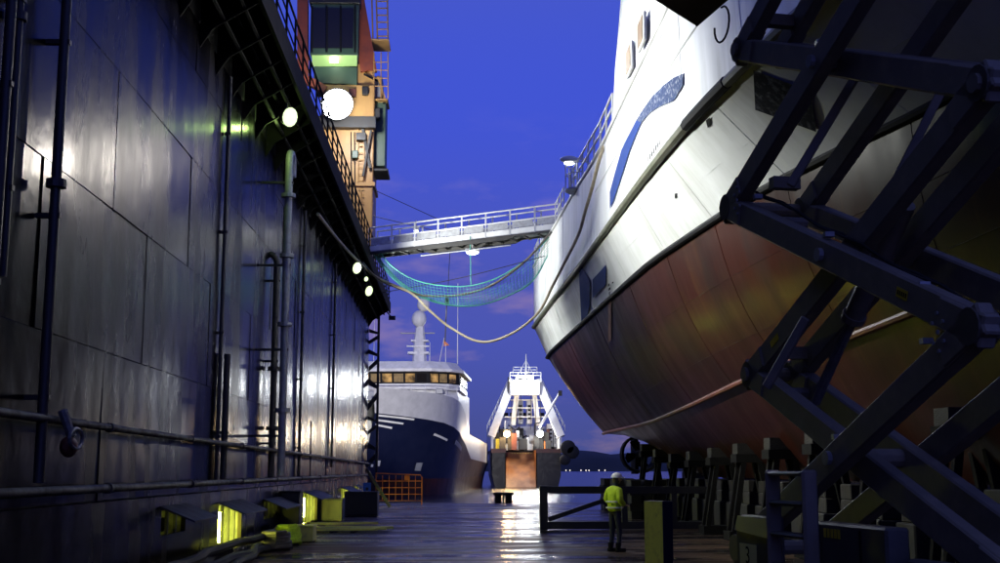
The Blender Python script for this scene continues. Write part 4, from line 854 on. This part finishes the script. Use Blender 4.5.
for i in range(46):
    px = random.uniform(494, 558); py = random.uniform(428, 447); dy = random.uniform(2, 13); p = T(px, py, dy); s_ = random.uniform(.2, .55)
    c_ = random.choice(['white_paint', 'grey_paint', 'dark_steel', 'black_paint', 'white_paint', 'dark_steel', 'red_oxide'])
    if i % 3: MB().box(p.x - s_, p.x + s_, p.y, p.y + s_, zb, p.z).build('deck_gear', c_, tr, bevel=0.05)
    else: MB().tube([(p.x, p.y, zb), (p.x, p.y, p.z + 1), (p.x + random.uniform(-1.2, 1.2), p.y, p.z + 1.3)], 0.12, 6).build('davit', c_, tr)
for py in (400, 408, 417): MB().tube([T(500 + (430 - py) * .35, py, 5), T(552 - (430 - py) * .35, py, 5)], 0.10, 6).build('cross_rail', 'white_paint', tr)
for px in (512, 517, 521, 531, 535, 540): MB().tube([T(px, 394, 4.2), T(px + random.uniform(-2, 2), 430, 5)], 0.05, 5).build('rigging_wire', 'dark_steel', tr)
def tlamp(px, py, dy, pw, col, m_, r_, lab):
    p = T(px, py, dy); l_ = thing('work_lamp', lab, 'lamp', p)
    MB().ball(p, r_, 10, 8).build('lens', m_, l_); MB().box(p.x - r_, p.x + r_, p.y + r_ * 0.9, p.y + r_ * 1.5, p.z - r_, p.z + r_ * 1.3).build('housing', 'dark_steel', l_)
    light(l_, 'POINT', p + Vector((0, -r_ * 1.5 - 0.3, 0)), pw * 0.22, col, r_)
    light(l_, 'SPOT', p + Vector((0, -r_ * 1.5 - 2.0, 0)), pw * 0.55, col, r_ * 1.3, (4, 60, -4), 70, 0.5)
tlamp(523, 384, 0.9, 60000, (0.93, 0.98, 1.0), 'lamp_trawler', 0.7, 'dazzling white work lamp high on the trawler gantry')
tlamp(527, 391, 0.9, 30000, (0.93, 0.98, 1.0), 'lamp_trawler', 0.5, 'white work lamp just below the highest gantry lamp')
tlamp(507, 434, 1.5, 45000, (1.0, 0.66, 0.28), 'lamp_warm', 0.55, 'warm amber work lamp over the trawler deck side')
tlamp(540, 434, 1.5, 50000, (1.0, 0.97, 0.9), 'lamp_trawler', 0.55, 'white work lamp over the trawler deck beside the slipway')

# ================================================================== SCISSOR LIFT
lift = thing('scissor_lift', 'dark blue scissor lift with crossed arms raised beside the ship', 'scissor lift', (2.6, 7.5, 0))
PL = Vector((2.15, 9.1, 0)); PR = Vector((2.67, 6.0, 0)); ax = (PR - PL).normalized(); LN = (PR - PL).length; nr = Vector((-ax.y, ax.x, 0))
if nr.x < 0: nr = -nr
SH = 1.3; Z0 = 1.9 - 0.444 * SH; WD = 0.62
def LPt(t, w, z): return PL + ax * t + nr * w + Vector((0, 0, z))
NL = 4
def arm(a, b, w, nm_='arm'):
    d = (b - a).normalized(); a2 = a - d * 0.10; b2 = b + d * 0.10
    o = MB().bar(a2, b2, 0.10, 0.185, (0, 0, 1)).build(nm_, 'lift_paint', lift, bevel=0.012)
    for e_ in (a, b):     # thickened end plates
        MB().tube([e_ - nr * 0.065, e_ + nr * 0.065], 0.10, 14).build('end_boss', 'lift_paint', o)
        MB().bar(e_ - d * 0.05, e_ + (b - a).normalized() * (0.30 if e_ is a else -0.30), 0.125, 0.17, (0, 0, 1)).build('end_plate', 'lift_paint', o, bevel=0.01)
    return o
for side, wo_, wi_ in ((0, 0.0, 0.14), (1, WD, WD - 0.14)):
    for k_ in range(NL):
        zl, zh = Z0 + k_ * SH, Z0 + (k_ + 1) * SH
        up_ = (LPt(0, 0, zl), LPt(LN, 0, zh)); dn = (LPt(0, 0, zh), LPt(LN, 0, zl))
        outer, inner = (up_, dn) if k_ % 2 == 0 else (dn, up_)
        oa = arm(outer[0] + nr * wo_, outer[1] + nr * wo_, 0); ia = arm(inner[0] + nr * wi_, inner[1] + nr * wi_, 0)
        if side == 0:
            c = LPt(LN / 2, wo_ - 0.06, (zl + zh) / 2); MB().tube([c, c - nr * 0.03], 0.045, 10).build('centre_pin', 'galvanised', oa)
for k_ in range(NL + 1):
    z = Z0 + k_ * SH
    for t in (0, LN):
        MB().tube([LPt(t, 0.05, z), LPt(t, WD - 0.05, z)], 0.055, 10).build('cross_tube', 'lift_paint', lift)
    if k_ < NL: MB().tube([LPt(LN / 2, 0.05, z + SH / 2), LPt(LN / 2, WD - 0.05, z + SH / 2)], 0.06, 10).build('cross_tube', 'lift_paint', lift)
    if 0 < k_ < NL:
        MB().tube([LPt(0.28, 0.14, z - 0.16), LPt(0.28, WD - 0.14, z - 0.16)], 0.045, 8).build('cross_tube', 'lift_paint', lift)
        MB().bar(LPt(0.30, 0.2, z + 0.14), LPt(0.30, WD - 0.2, z + 0.14), 0.09).build('cross_bar', 'lift_paint', lift)
# hydraulic cylinders
def cyl(t0, z0, t1, z1, w):
    a = LPt(t0, w, z0); b = LPt(t1, w, z1); mid = a.lerp(b, 0.45)
    MB().tube([a, mid.lerp(b, 0.02)], 0.038, 10).build('piston_rod', 'pipe_grey', lift); MB().tube([mid, b], 0.07, 12).build('cylinder', 'lift_paint', lift, smooth=True); MB().tube([mid, mid.lerp(b, 0.05)], 0.082, 12).build('cylinder_gland', 'lift_paint', lift)
cyl(0.62, Z0 + 1.06, 1.95, Z0 + 2.22, 0.33)
for a_, b_ in (((862, 66), (790, 186)), ((952, 70), (884, 204)), ((806, 318), (766, 388))): MB().bar(at(a_[0], a_[1], 7.9), at(b_[0], b_[1], 8.1), 0.045, 0.06).build('stay_bar', 'lift_paint', lift, bevel=0.008)
# cable loop on the upper left joint
tag_pts = [LPt(0.1 + 0.15 * math.sin(a) , -0.08, Z0 + 3 * SH + 0.16 + 0.14 * math.cos(a)) for a in [R(20 * i) for i in range(15)]]
MB().tube(tag_pts, 0.009, 5).build('cable_loop', 'black_paint', lift)
for k_ in range(NL):
    zl, zh = Z0 + k_ * SH, Z0 + (k_ + 1) * SH; a, b = (LPt(0.15, 0, zl), LPt(LN - 0.15, 0, zh)) if k_ % 2 == 0 else (LPt(0.15, 0, zh), LPt(LN - 0.15, 0, zl))
    for w, dz in ((0.075, 0.135), (0.10, 0.128)): MB().tube([a.lerp(b, i / 10) + nr * w + Vector((0, 0, dz + 0.018 * math.sin(i * 1.9 + w * 40))) for i in range(11)], 0.011, 6).build('hydraulic_hose', 'rubber', lift)
    for f in (0.12, 0.5, 0.88): c = a.lerp(b, f); MB().box(c.x - 0.03, c.x + 0.03, c.y - 0.03, c.y + 0.03, c.z + 0.118, c.z + 0.15).build('hose_clip', 'galvanised', lift)
    for f in (0.04, 0.96):
        c = a.lerp(b, f) - nr * 0.064
        for q in range(4): e_ = c + ax * (0.05 * math.cos(q * 1.57)) + Vector((0, 0, 0.05 * math.sin(q * 1.57))); MB().tube([e_, e_ - nr * 0.012], 0.012, 6).build('bolt', 'galvanised', lift)
# stickers on the arms
def sticker(t0, z0, t1, z1, f, s_):
    a = LPt(t0, -0.052, z0); b = LPt(t1, -0.052, z1); c = a.lerp(b, f); d = (b - a).normalized(); u = Vector((0, 0, 1)); u = (u - d * u.dot(d)).normalized()
    so_ = MB().prism([c - d * s_ - u * 0.028, c + d * s_ - u * 0.028, c + d * s_ + u * 0.028, c - d * s_ + u * 0.028], -nr * 0.003).build('sticker', 'yellow_sticker', lift)
    for q in range(5): e_ = c + d * (-s_ * 0.75 + q * s_ * 0.36) - nr * 0.0035; MB().prism([e_ - u * 0.014, e_ + d * s_ * 0.2 - u * 0.014, e_ + d * s_ * 0.2 + u * 0.012, e_ + u * 0.012], -nr * 0.001).build('print', 'black_paint', so_)
sticker(0, Z0 + 2 * SH, LN, Z0 + SH, 0.80, 0.06)
def sticker_in(t0, z0, t1, z1, f, s_, w):
    a = LPt(t0, w, z0); b = LPt(t1, w, z1); c = a.lerp(b, f); d = (b - a).normalized(); u = Vector((0, 0, 1)); u = (u - d * u.dot(d)).normalized()
    MB().prism([c - d * s_ - u * 0.025, c + d * s_ - u * 0.025, c + d * s_ + u * 0.025, c - d * s_ + u * 0.025], -nr * 0.003).build('sticker', 'yellow_sticker', lift)
sticker_in(0, Z0 + SH, LN, Z0 + 2 * SH, 0.16, 0.07, 0.088)
# platform with bevelled far corner
ZP = Z0 + NL * SH + 0.50
poly = [(2.80, 13.3, ZP), (2.12, 12.45, ZP), (1.35, 11.2, ZP), (1.35, 4.2, ZP), (3.55, 4.2, ZP), (3.30, 9.5, ZP), (2.98, 12.5, ZP)]
for q in (0.25, LN - 0.25): MB().bar(LPt(q, 0.05, ZP - 0.02), LPt(q, WD - 0.05, ZP - 0.02), 0.3, 0.5).build('platform_bearer', 'lift_paint', lift)
pf = MB().prism(poly, (0, 0, 0.16)).build('platform', 'dark_steel', lift)
railing(lift, [(2.74, 13.1, ZP + .16), (1.42, 11.15, ZP + .16), (1.42, 4.3, ZP + .16), (3.45, 4.3, ZP + .16), (3.2, 9.5, ZP + .16), (2.74, 13.1, ZP + .16)], 1.1, 'yellow_paint', 1.4, 0.025)
# chassis
def cbx(t0, t1, w0, w1, z0, z1, nm_, m_, par=lift, bevel=0.015):
    return MB().prism([LPt(t0, w0, z0), LPt(t1, w0, z0), LPt(t1, w1, z0), LPt(t0, w1, z0)], (0, 0, z1 - z0)).build(nm_, m_, par, bevel=bevel)
cbx(-0.35, LN + 0.5, 0.0, WD, 0.62, 1.15, 'chassis', 'lift_chassis')
# left control box with sloped top edge
b0 = [LPt(0.25, -0.15, 0.7), LPt(0.86, -0.15, 0.7), LPt(0.86, -0.15, 1.58), LPt(0.33, -0.15, 1.58), LPt(0.25, -0.15, 1.46)]
cb = MB().prism(b0, -nr * 0.02 + nr * 0.12).build('control_box', 'lift_chassis', lift, bevel=0.012)
MB().prism([LPt(0.27, -0.172, 1.47), LPt(0.84, -0.172, 1.44), LPt(0.84, -0.172, 1.575), LPt(0.34, -0.172, 1.575)], nr * 0.003).build('sloped_lid', 'grey_paint', cb)
pl_ = MB().prism([LPt(0.37, -0.176, 1.235), LPt(0.66, -0.176, 1.235), LPt(0.66, -0.176, 1.385), LPt(0.37, -0.176, 1.385)], nr * 0.003).build('number_plate', 'cream_plate', cb)
fc = bpy.data.curves.new('digit', 'FONT'); fc.body = '3'; fc.size = 0.17; fc.align_x = 'CENTER'; fc.extrude = 0.001
fo = bpy.data.objects.new('digit', fc); COL.objects.link(fo)
dg = bpy.context.evaluated_depsgraph_get(); me = bpy.data.meshes.new_from_object(fo.evaluated_get(dg)); bpy.data.objects.remove(fo)
me.transform(Matrix((( ax.x, 0, nr.x * -1, 0), (ax.y, 0, nr.y * -1, 0), (0, 1, 0, 0), (0, 0, 0, 1)))); me.transform(Matrix.Translation(LPt(0.515, -0.179, 1.25)))
me.materials.clear(); me.materials.append(MATS['black_paint']); do = bpy.data.objects.new('digit', me); COL.objects.link(do); attach(do, pl_)
# ladder
ld = cbx(1.02, 1.06, -0.26, -0.156, 0.55, 1.90, 'ladder_side', 'lift_paint'); cbx(1.56, 1.60, -0.26, -0.156, 0.55, 1.90, 'ladder_side', 'lift_paint')
for z in (1.88, 1.69, 1.49, 1.29, 1.05, 0.8): cbx(1.061, 1.559, -0.26, -0.157, z - 0.02, z + 0.012, 'tread', 'lift_chassis')
sp = cbx(1.46, 2.38, -0.15, 0.0, 0.7, 1.58, 'side_panel', 'lift_chassis')
for q in range(5):
    MB().prism([LPt(1.64 + q * 0.045, -0.155, 1.49), LPt(1.67 + q * 0.045, -0.155, 1.49), LPt(1.67 + q * 0.045, -0.155, 1.545), LPt(1.64 + q * 0.045, -0.155, 1.545)], nr * 0.003).build('print', 'yellow_sticker', sp)
cbx(2.08, 2.10, -0.155, -0.15, 0.75, 1.55, 'panel_joint', 'black_paint', sp, 0)
cbx(2.5, LN + 0.6, -0.1, 0.0, 0.7, 1.42, 'side_panel', 'lift_chassis')
for t in (0.15, LN - 0.1):
    for w in (-0.30, WD + 0.3):
        c = LPt(t, w, 0.45)
        wl = MB().tube([c - nr * 0.15, c - nr * 0.11, c + nr * 0.11, c + nr * 0.15], [0.36, 0.445, 0.445, 0.36], 20).build('wheel', 'rubber', lift, smooth=True)
        MB().tube([c - nr * 0.16, c + nr * 0.16], 0.22, 14).build('rim', 'galvanised', wl)
    MB().tube([LPt(t, -0.15, 0.45), LPt(t, WD + 0.15, 0.45)], 0.07, 8).build('axle', 'dark_steel', lift); cbx(t - 0.12, t + 0.12, 0.15, WD - 0.15, 0.4, 0.62, 'axle_mount', 'dark_steel')

# ================================================================== STEEL FRAME, POST, CLUTTER
FY = 39.0
def D(px, py): return at(px, py, FY)
fr = thing('steel_frame', 'low dark steel beam frame with diagonal brace behind the worker', 'frame', (5, FY, 0))
zt = D(560, 490).z; xa = D(543.5, 490).x
MB().box(xa - 0.13, xa + 0.13, FY - 0.13, FY + 0.13, 0.004, zt + 0.12).build('post', 'dark_steel', fr, bevel=0.01)
MB().box(xa + 0.132, 9.0, FY - 0.12, FY + 0.12, zt - 0.12, zt + 0.11).build('top_beam', 'dark_steel', fr); MB().box(xa + 0.132, 9.0, FY - 0.12, FY + 0.12, 0.03, 0.26).build('bottom_beam', 'dark_steel', fr)
MB().bar((xa + 0.15, FY, 0.33), (xa + 2.5, FY, zt - 0.15), 0.12, 0.14).build('diagonal', 'dark_steel', fr)
for x in (xa + 2.6, xa + 4.2): MB().box(x - 0.09, x + 0.09, FY - 0.09, FY + 0.09, 0.26, zt - 0.121).build('upright', 'dark_steel', fr)

pc = at(659, 540, 20); yp = thing('guide_post', 'square post with a lit side coloured yellow standing by the worker', 'post', (pc.x, 20, 0))
ca, sa = math.cos(R(-64)), math.sin(R(-64))
def rp(x, y): return (pc.x + x * ca - y * sa, 20 + x * sa + y * ca)
hs = 0.26; hd_ = 0.10
cs = [rp(-hs, -hd_), rp(hs, -hd_), rp(hs, hd_), rp(-hs, hd_)]
MB().prism([(x, y, 0.006) for x, y in cs], (0, 0, 1.39)).build('column', 'navy_paint', yp, bevel=0.008)  # navy stands for the post's unlit sides
a, b = rp(-hs + 0.004, -hd_ - 0.005), rp(hs - 0.004, -hd_ - 0.005)
MB().prism([(a[0], a[1], 0.01), (b[0], b[1], 0.01), (b[0], b[1], 1.385), (a[0], a[1], 1.385)], (0.0024, 0.0018, 0)).build('lit_face', 'yellow_paint', yp)  # yellow lamp light falling on this side is put into its colour
MB().prism([rp(-hs - .06, -hs - .06) + (0.003,), rp(hs + .06, -hs - .06) + (0.003,), rp(hs + .06, hs + .06) + (0.003,), rp(-hs - .06, hs + .06) + (0.003,)], (0, 0, 0.02)).build('foot_plate', 'dark_steel', yp)

# bollards at the dock end
for px in (498, 508.5):
    p = at(px, 501, YEND - 0.6); t = thing('bollard', 'squat black mooring bollard at the open dock end', 'bollard', (p.x, p.y, 0), 'bollards at the dock end')
    MB().tube([(p.x, p.y, 0.005), (p.x, p.y, 0.45)], 0.2, 12).build('stem', 'black_paint', t); MB().tube([(p.x, p.y, 0.45), (p.x, p.y, 0.56), (p.x, p.y, 0.62)], [0.3, 0.31, 0.25], 12).build('cap', 'black_paint', t)
p = at(503.5, 501, YEND - 0.6); tag(MB().tube([(p.x, p.y, 0.005), (p.x, p.y, 0.75)], 0.05, 8).build('stanchion', 'black_paint'), 'thin black stanchion between the two mooring bollards', 'stanchion')
# orange barrier at dock end by the wall
ob = thing('barrier', 'orange tubular crowd barrier at the dock end before the blue ship', 'barrier', at(400, 490, 66))
bx0, bx1 = at(376, 480, 66).x, at(422, 480, 66).x
MB().tube([(bx0, 66, 0.01), (bx0, 66, 1.72), (bx1 - 0.1, 66, 1.62), (bx1, 66, 1.5), (bx1, 66, 0.02)], 0.035, 6).build('frame', 'orange_paint', ob)
for z in (1.3, 0.95, 0.6, 0.25): MB().tube([(bx0, 66, z), (bx1, 66, z)], 0.022, 6).build('bar', 'orange_paint', ob)
for i in range(1, 7): x = lerp(bx0, bx1, i / 7); MB().tube([(x, 66, 0.25), (x, 66, 1.6)], 0.018, 6).build('bar', 'orange_paint', ob)
p = at(407, 478, 65.95); MB().box(p.x - 0.15, p.x + 0.15, 65.93, 65.96, p.z - 0.13, p.z + 0.13).build('plate', 'orange_paint', ob)
# stair leaning at the dock wall end
st = thing('stair_ladder', 'dark steep stair ladder at the foot of the dock wall end', 'ladder', at(385, 495, 63))
for dx in (0, 0.55): MB().bar((WX + 0.5, 63 + dx, 1.95), (WX + 1.75, 63 + dx, 0.02), 0.06, 0.14).build('stringer', 'dark_steel', st)
for i in range(7): f = (i + .5) / 7; x = lerp(WX + 0.5, WX + 1.75, f); z = lerp(1.95, 0.02, f); MB().box(x - 0.1, x + 0.1, 63.03, 63.52, z - 0.02, z + 0.02).build('tread', 'dark_steel', st)
# low mound of hoses at the floor edge right of the barrier
def heap(name, c, r_, n, rad, m_, lab, cat):
    pts = []
    for i in range(n * 14):
        a = i * 2 * math.pi / 14; k_ = 1 - 0.035 * (i // 14) + random.uniform(-.06, .06)
        pts.append((c[0] + r_ * k_ * math.cos(a) * 0.7, c[1] + r_ * k_ * math.sin(a) * 1.3, rad + (i / 14) * rad * 1.3))
    return tag(MB().tube(pts, rad, 6).build(name, m_, smooth=True), lab, cat)
p = at(276, 540, 29.5); heap('hose_coil', (p.x, p.y), 0.5, 6, 0.05, 'hose_dark', 'coiled dark hose lying before the dock wall openings', 'hose')
p = at(288, 535, 31.5); heap('rope_coil', (p.x, p.y), 0.45, 7, 0.05, 'hivis', 'tangled yellow-green rope coil beside the crate', 'rope')
for i, (x, r_, lab) in enumerate(((WX + 0.28, 0.13, 'thick dark hose lying tight along the dock wall foot'), (WX + 0.58, 0.10, 'dark hose lying beside the thick hose along the dock wall'), (WX + 0.82, 0.08, 'outermost thin dark hose snaking along the dock wall foot'), (WX + 0.42, 0.09, 'dark hose resting on top of the hoses along the wall'))):
    pts = [(x + 0.10 * math.sin(y * 0.7 + i * 2) + 0.05 * math.sin(y * 1.9 + i), y, r_ + (0.22 if i == 3 else 0.003) + 0.03 * abs(math.sin(y * 0.9 + i))) for y in [10 + 0.5 * q for q in range(34 + 5 * i)]]
    tag(MB().tube(pts, r_, 8).build('hose', 'rubber', smooth=True), lab, 'hose')
def crate(px, py, Y, sx_, sy_, h, m_, lab, cat='crate'):
    p = at(px, py, Y); t = thing('crate', lab, cat, (p.x, Y, 0))
    MB().box(p.x - sx_, p.x + sx_, Y - sy_, Y + sy_, 0.02, h).build('body', m_, t, bevel=0.02); MB().box(p.x - sx_ - .02, p.x + sx_ + .02, Y - sy_ - .02, Y + sy_ + .02, h, h + 0.04).build('lid', m_, t, bevel=0.01)
    for dx in (-1, 1): MB().box(p.x + dx * sx_ * .7 - .05, p.x + dx * sx_ * .7 + .05, Y - sy_ + .02, Y + sy_ - .02, 0.003, 0.02).build('skid', 'timber', t)
    return t
crate(304, 540, 33.0, 0.28, 0.45, 0.40, 'yellow_paint', 'low yellow crate standing before the rope coil')
crate(362, 490, 52, 0.7, 0.6, 0.95, 'dark_steel', 'dark steel locker below the blue sign', 'locker')
crate(333, 505, 46, 0.4, 0.5, 0.8, 'dark_steel', 'dark box standing between two bright yellow openings', 'box')
crate(289, 515, 36, 0.35, 0.4, 1.25, 'dark_steel', 'dark upright cabinet beside the yellow lit opening', 'cabinet')
p = at(367, 489, 53.0); sg = thing('sign', 'small blue sign board above the steel locker', 'sign', (p.x, 53, 0))
MB().box(p.x - 0.17, p.x + 0.17, 52.97, 53.0, p.z - 0.26, p.z + 0.26).build('board', 'blue_sign', sg); MB().tube([(p.x, 53.05, 0.01), (p.x, 53.05, p.z + 0.2)], 0.03, 6).build('post', 'dark_steel', sg); MB().tube([(p.x, 52.96, p.z), (p.x, 52.955, p.z)], 0.07, 10).build('symbol', 'navy_paint', sg)
pn = at(355, 490, 52.6)
for i, (px, py, ln, an, dz) in enumerate(((338, 528, 2.4, 8, 0.0), (345, 530, 2.6, -6, 0.0), (352, 527, 2.6, 3, 0.0), (359, 531, 2.2, -10, 0.0), (344, 526, 2.2, 14, 0.09))):
    p = at(px, py, 37.5 + i * 0.55); p.z = 0.1 + dz; d = Vector((math.cos(R(an)), math.sin(R(an)), 0)) * ln / 2
    tag(MB().bar(p - d, p + d, 0.18, 0.07).build('plank', 'yellow_paint', bevel=0.008), 'yellow painted plank lying on the bearers by the dock wall', 'plank', 'yellow planks by the dock wall')
for x in (0, 1.0):
    p = at(336 + x * 20, 530, 38.6); tag(MB().box(p.x - 0.06, p.x + 0.06, 37.2, 40.3, 0.004, 0.064).build('bearer', 'timber'), 'dark timber bearer under the yellow planks', 'bearer', 'bearers under the planks')

# ================================================================== WORKER
wp = at(615, 549, 28.6); wpx = Vector((wp.x, 28.6, 0))
wk = thing('person', 'person in yellow high visibility jacket and white helmet standing on wet deck', 'person', wpx, rz=R(-62))
# local frame: +y is forward, +x the right hand, z up
def skinned(name, verts, edges, rad, m_, sub=2):
    me = bpy.data.meshes.new(name); me.from_pydata(verts, edges, []); o = bpy.data.objects.new(name, me); COL.objects.link(o)
    md = o.modifiers.new('skin', 'SKIN'); md.use_smooth_shade = True; md.branch_smoothing = 0.6
    for i, r_ in enumerate(rad): sv = me.skin_vertices[0].data[i]; sv.radius = r_ if isinstance(r_, tuple) else (r_, r_); sv.use_root = (i == 0)
    ss = o.modifiers.new('sub', 'SUBSURF'); ss.levels = sub; ss.render_levels = sub
    d = bpy.context.evaluated_depsgraph_get(); m2 = bpy.data.meshes.new_from_object(o.evaluated_get(d)); bpy.data.objects.remove(o)
    m2.materials.clear(); m2.materials.append(MATS[m_]); o2 = bpy.data.objects.new(name, m2); COL.objects.link(o2); attach(o2, wk)
    for p_ in m2.polygons: p_.use_smooth = True
    return o2
V = [(0, 0, .95), (0, 0, 1.15), (0, .01, 1.38), (0, .02, 1.50), (0, .05, 1.58), (0, .075, 1.66), (0, .08, 1.73),
     (-.10, 0, .90), (-.12, .02, .50), (-.12, -.02, .10), (.10, 0, .90), (.12, .05, .50), (.13, .02, .10),
     (-.20, .0, 1.43), (-.27, -.04, 1.17), (-.16, .18, 1.06), (.20, .0, 1.43), (.27, -.04, 1.17), (.15, .19, 1.08)]
E = [(0, 1), (1, 2), (2, 3), (3, 4), (4, 5), (5, 6), (0, 7), (7, 8), (8, 9), (0, 10), (10, 11), (11, 12), (2, 13), (13, 14), (14, 15), (2, 16), (16, 17), (17, 18)]
rad = [(.15, .12), (.145, .11), (.17, .11), .065, .06, (.085, .10), (.078, .095), .095, .068, .055, .095, .068, .055, .065, .05, .035, .065, .05, .035]
body = skinned('body', V, E, rad, 'trousers')
# jacket: torso and sleeves
Vj = [(0, 0, .90), (0, 0, 1.05), (0, .0, 1.22), (0, .01, 1.40), (0, .03, 1.54), (-.20, .0, 1.44), (-.285, -.04, 1.19), (-.17, .16, 1.075), (.20, .0, 1.44), (.285, -.04, 1.19), (.16, .17, 1.09)]
Ej = [(0, 1), (1, 2), (2, 3), (3, 4), (3, 5), (5, 6), (6, 7), (3, 8), (8, 9), (9, 10)]
rj = [(.205, .165), (.20, .16), (.205, .165), (.20, .15), (.10, .10), .10, .085, .065, .10, .085, .065]
jk = skinned('jacket', Vj, Ej, rj, 'hivis')
for z, r_ in ((1.02, .215), (1.16, .215)):
    MB().tube([(r_ * math.cos(a), r_ * .82 * math.sin(a), z) for a in [2 * math.pi * i / 20 for i in range(21)]], 0.018, 6).build('reflective_band', 'reflective_tape', jk)
# head with face, helmet, hands, boots
hd = Vector((0, .085, 1.68)); MB().ball(hd, 0.1, 16, 12, (.80, .98, 1.18)).build('head', 'skin', wk, smooth=True)
MB().prism([hd + Vector((-.015, .09, .02)), hd + Vector((.015, .09, .02)), hd + Vector((.02, .10, -.02)), hd + Vector((-.02, .10, -.02))], (0, .028, -.012)).build('nose', 'skin', wk)
for sg_ in (-1, 1):
    MB().ball(hd + Vector((sg_ * .033, .088, .012)), .012, 8, 6).build('eye', 'black_paint', wk); MB().ball(hd + Vector((sg_ * .083, .0, 0)), .025, 8, 6, (.4, .8, 1.2)).build('ear', 'skin', wk)
MB().box(hd.x - .025, hd.x + .025, hd.y + .086, hd.y + .094, hd.z - .055, hd.z - .046).build('mouth', 'red_oxide', wk)
MB().ball(hd + Vector((0, -.02, -.02)), .1, 12, 8, (.86, .9, 1.05)).build('hair', 'hose_dark', wk, smooth=True)
hm = MB(); hc = hd + Vector((0, -.005, .045)); rows = []
for i in range(7):
    a = math.pi / 2 * i / 6; rows.append([hc + Vector((.118 * math.cos(a) * math.cos(b), .142 * math.cos(a) * math.sin(b), .115 * math.sin(a))) for b in [2 * math.pi * k_ / 18 for k_ in range(19)]])
rows.insert(0, [hc + Vector((.125 * math.cos(b), .15 * math.sin(b), -.006)) for b in [2 * math.pi * k_ / 18 for k_ in range(19)]])
ho = hm.grid(rows).build('helmet', 'helmet_white', wk, smooth=True)
MB().prism([hc + Vector((-.10, .10, -.002)), hc + Vector((.10, .10, -.002)), hc + Vector((.06, .20, -.02)), hc + Vector((-.06, .20, -.02))], (0, 0, .012)).build('brim', 'helmet_white', ho, bevel=0.004)
for sg_, hx, hy, hz in ((-1, -.15, .20, 1.055), (1, .14, .21, 1.075)):
    V_ = [(hx, hy, hz), (hx - sg_ * .03, hy + .07, hz)]; E_ = [(0, 1)]; r_ = [(.03, .025), (.035, .02)]
    for q in range(4):
        bx = hx - sg_ * (.005 + .018 * q); l_ = (.07, .08, .075, .06)[q]; k_ = len(V_)
        V_ += [(bx, hy + .09, hz - .003), (bx, hy + .09 + l_ * .5, hz - .01), (bx - sg_ * .01, hy + .09 + l_ * .75, hz - .035)]; E_ += [(1, k_), (k_, k_ + 1), (k_ + 1, k_ + 2)]; r_ += [.009, .009, .008]
    k_ = len(V_); V_ += [(hx + sg_ * .03, hy + .04, hz + .01), (hx + sg_ * .035, hy + .08, hz - .01)]; E_ += [(0, k_), (k_, k_ + 1)]; r_ += [.01, .009]
    skinned('hand', V_, E_, r_, 'skin', 1)
for x, y in ((-.12, -.02), (.13, .02)):
    MB().prism([(x - .05, y - .09, 0.004), (x + .05, y - .09, 0.004), (x + .055, y + .12, 0.004), (x + .03, y + .19, 0.004), (x - .03, y + .19, 0.004), (x - .055, y + .12, 0.004)], (0, 0, .085)).build('boot', 'black_paint', wk, bevel=0.015)
    MB().tube([(x, y - .02, .08), (x, y - .02, .22)], [.062, .066], 10).build('boot_shaft', 'black_paint', wk)
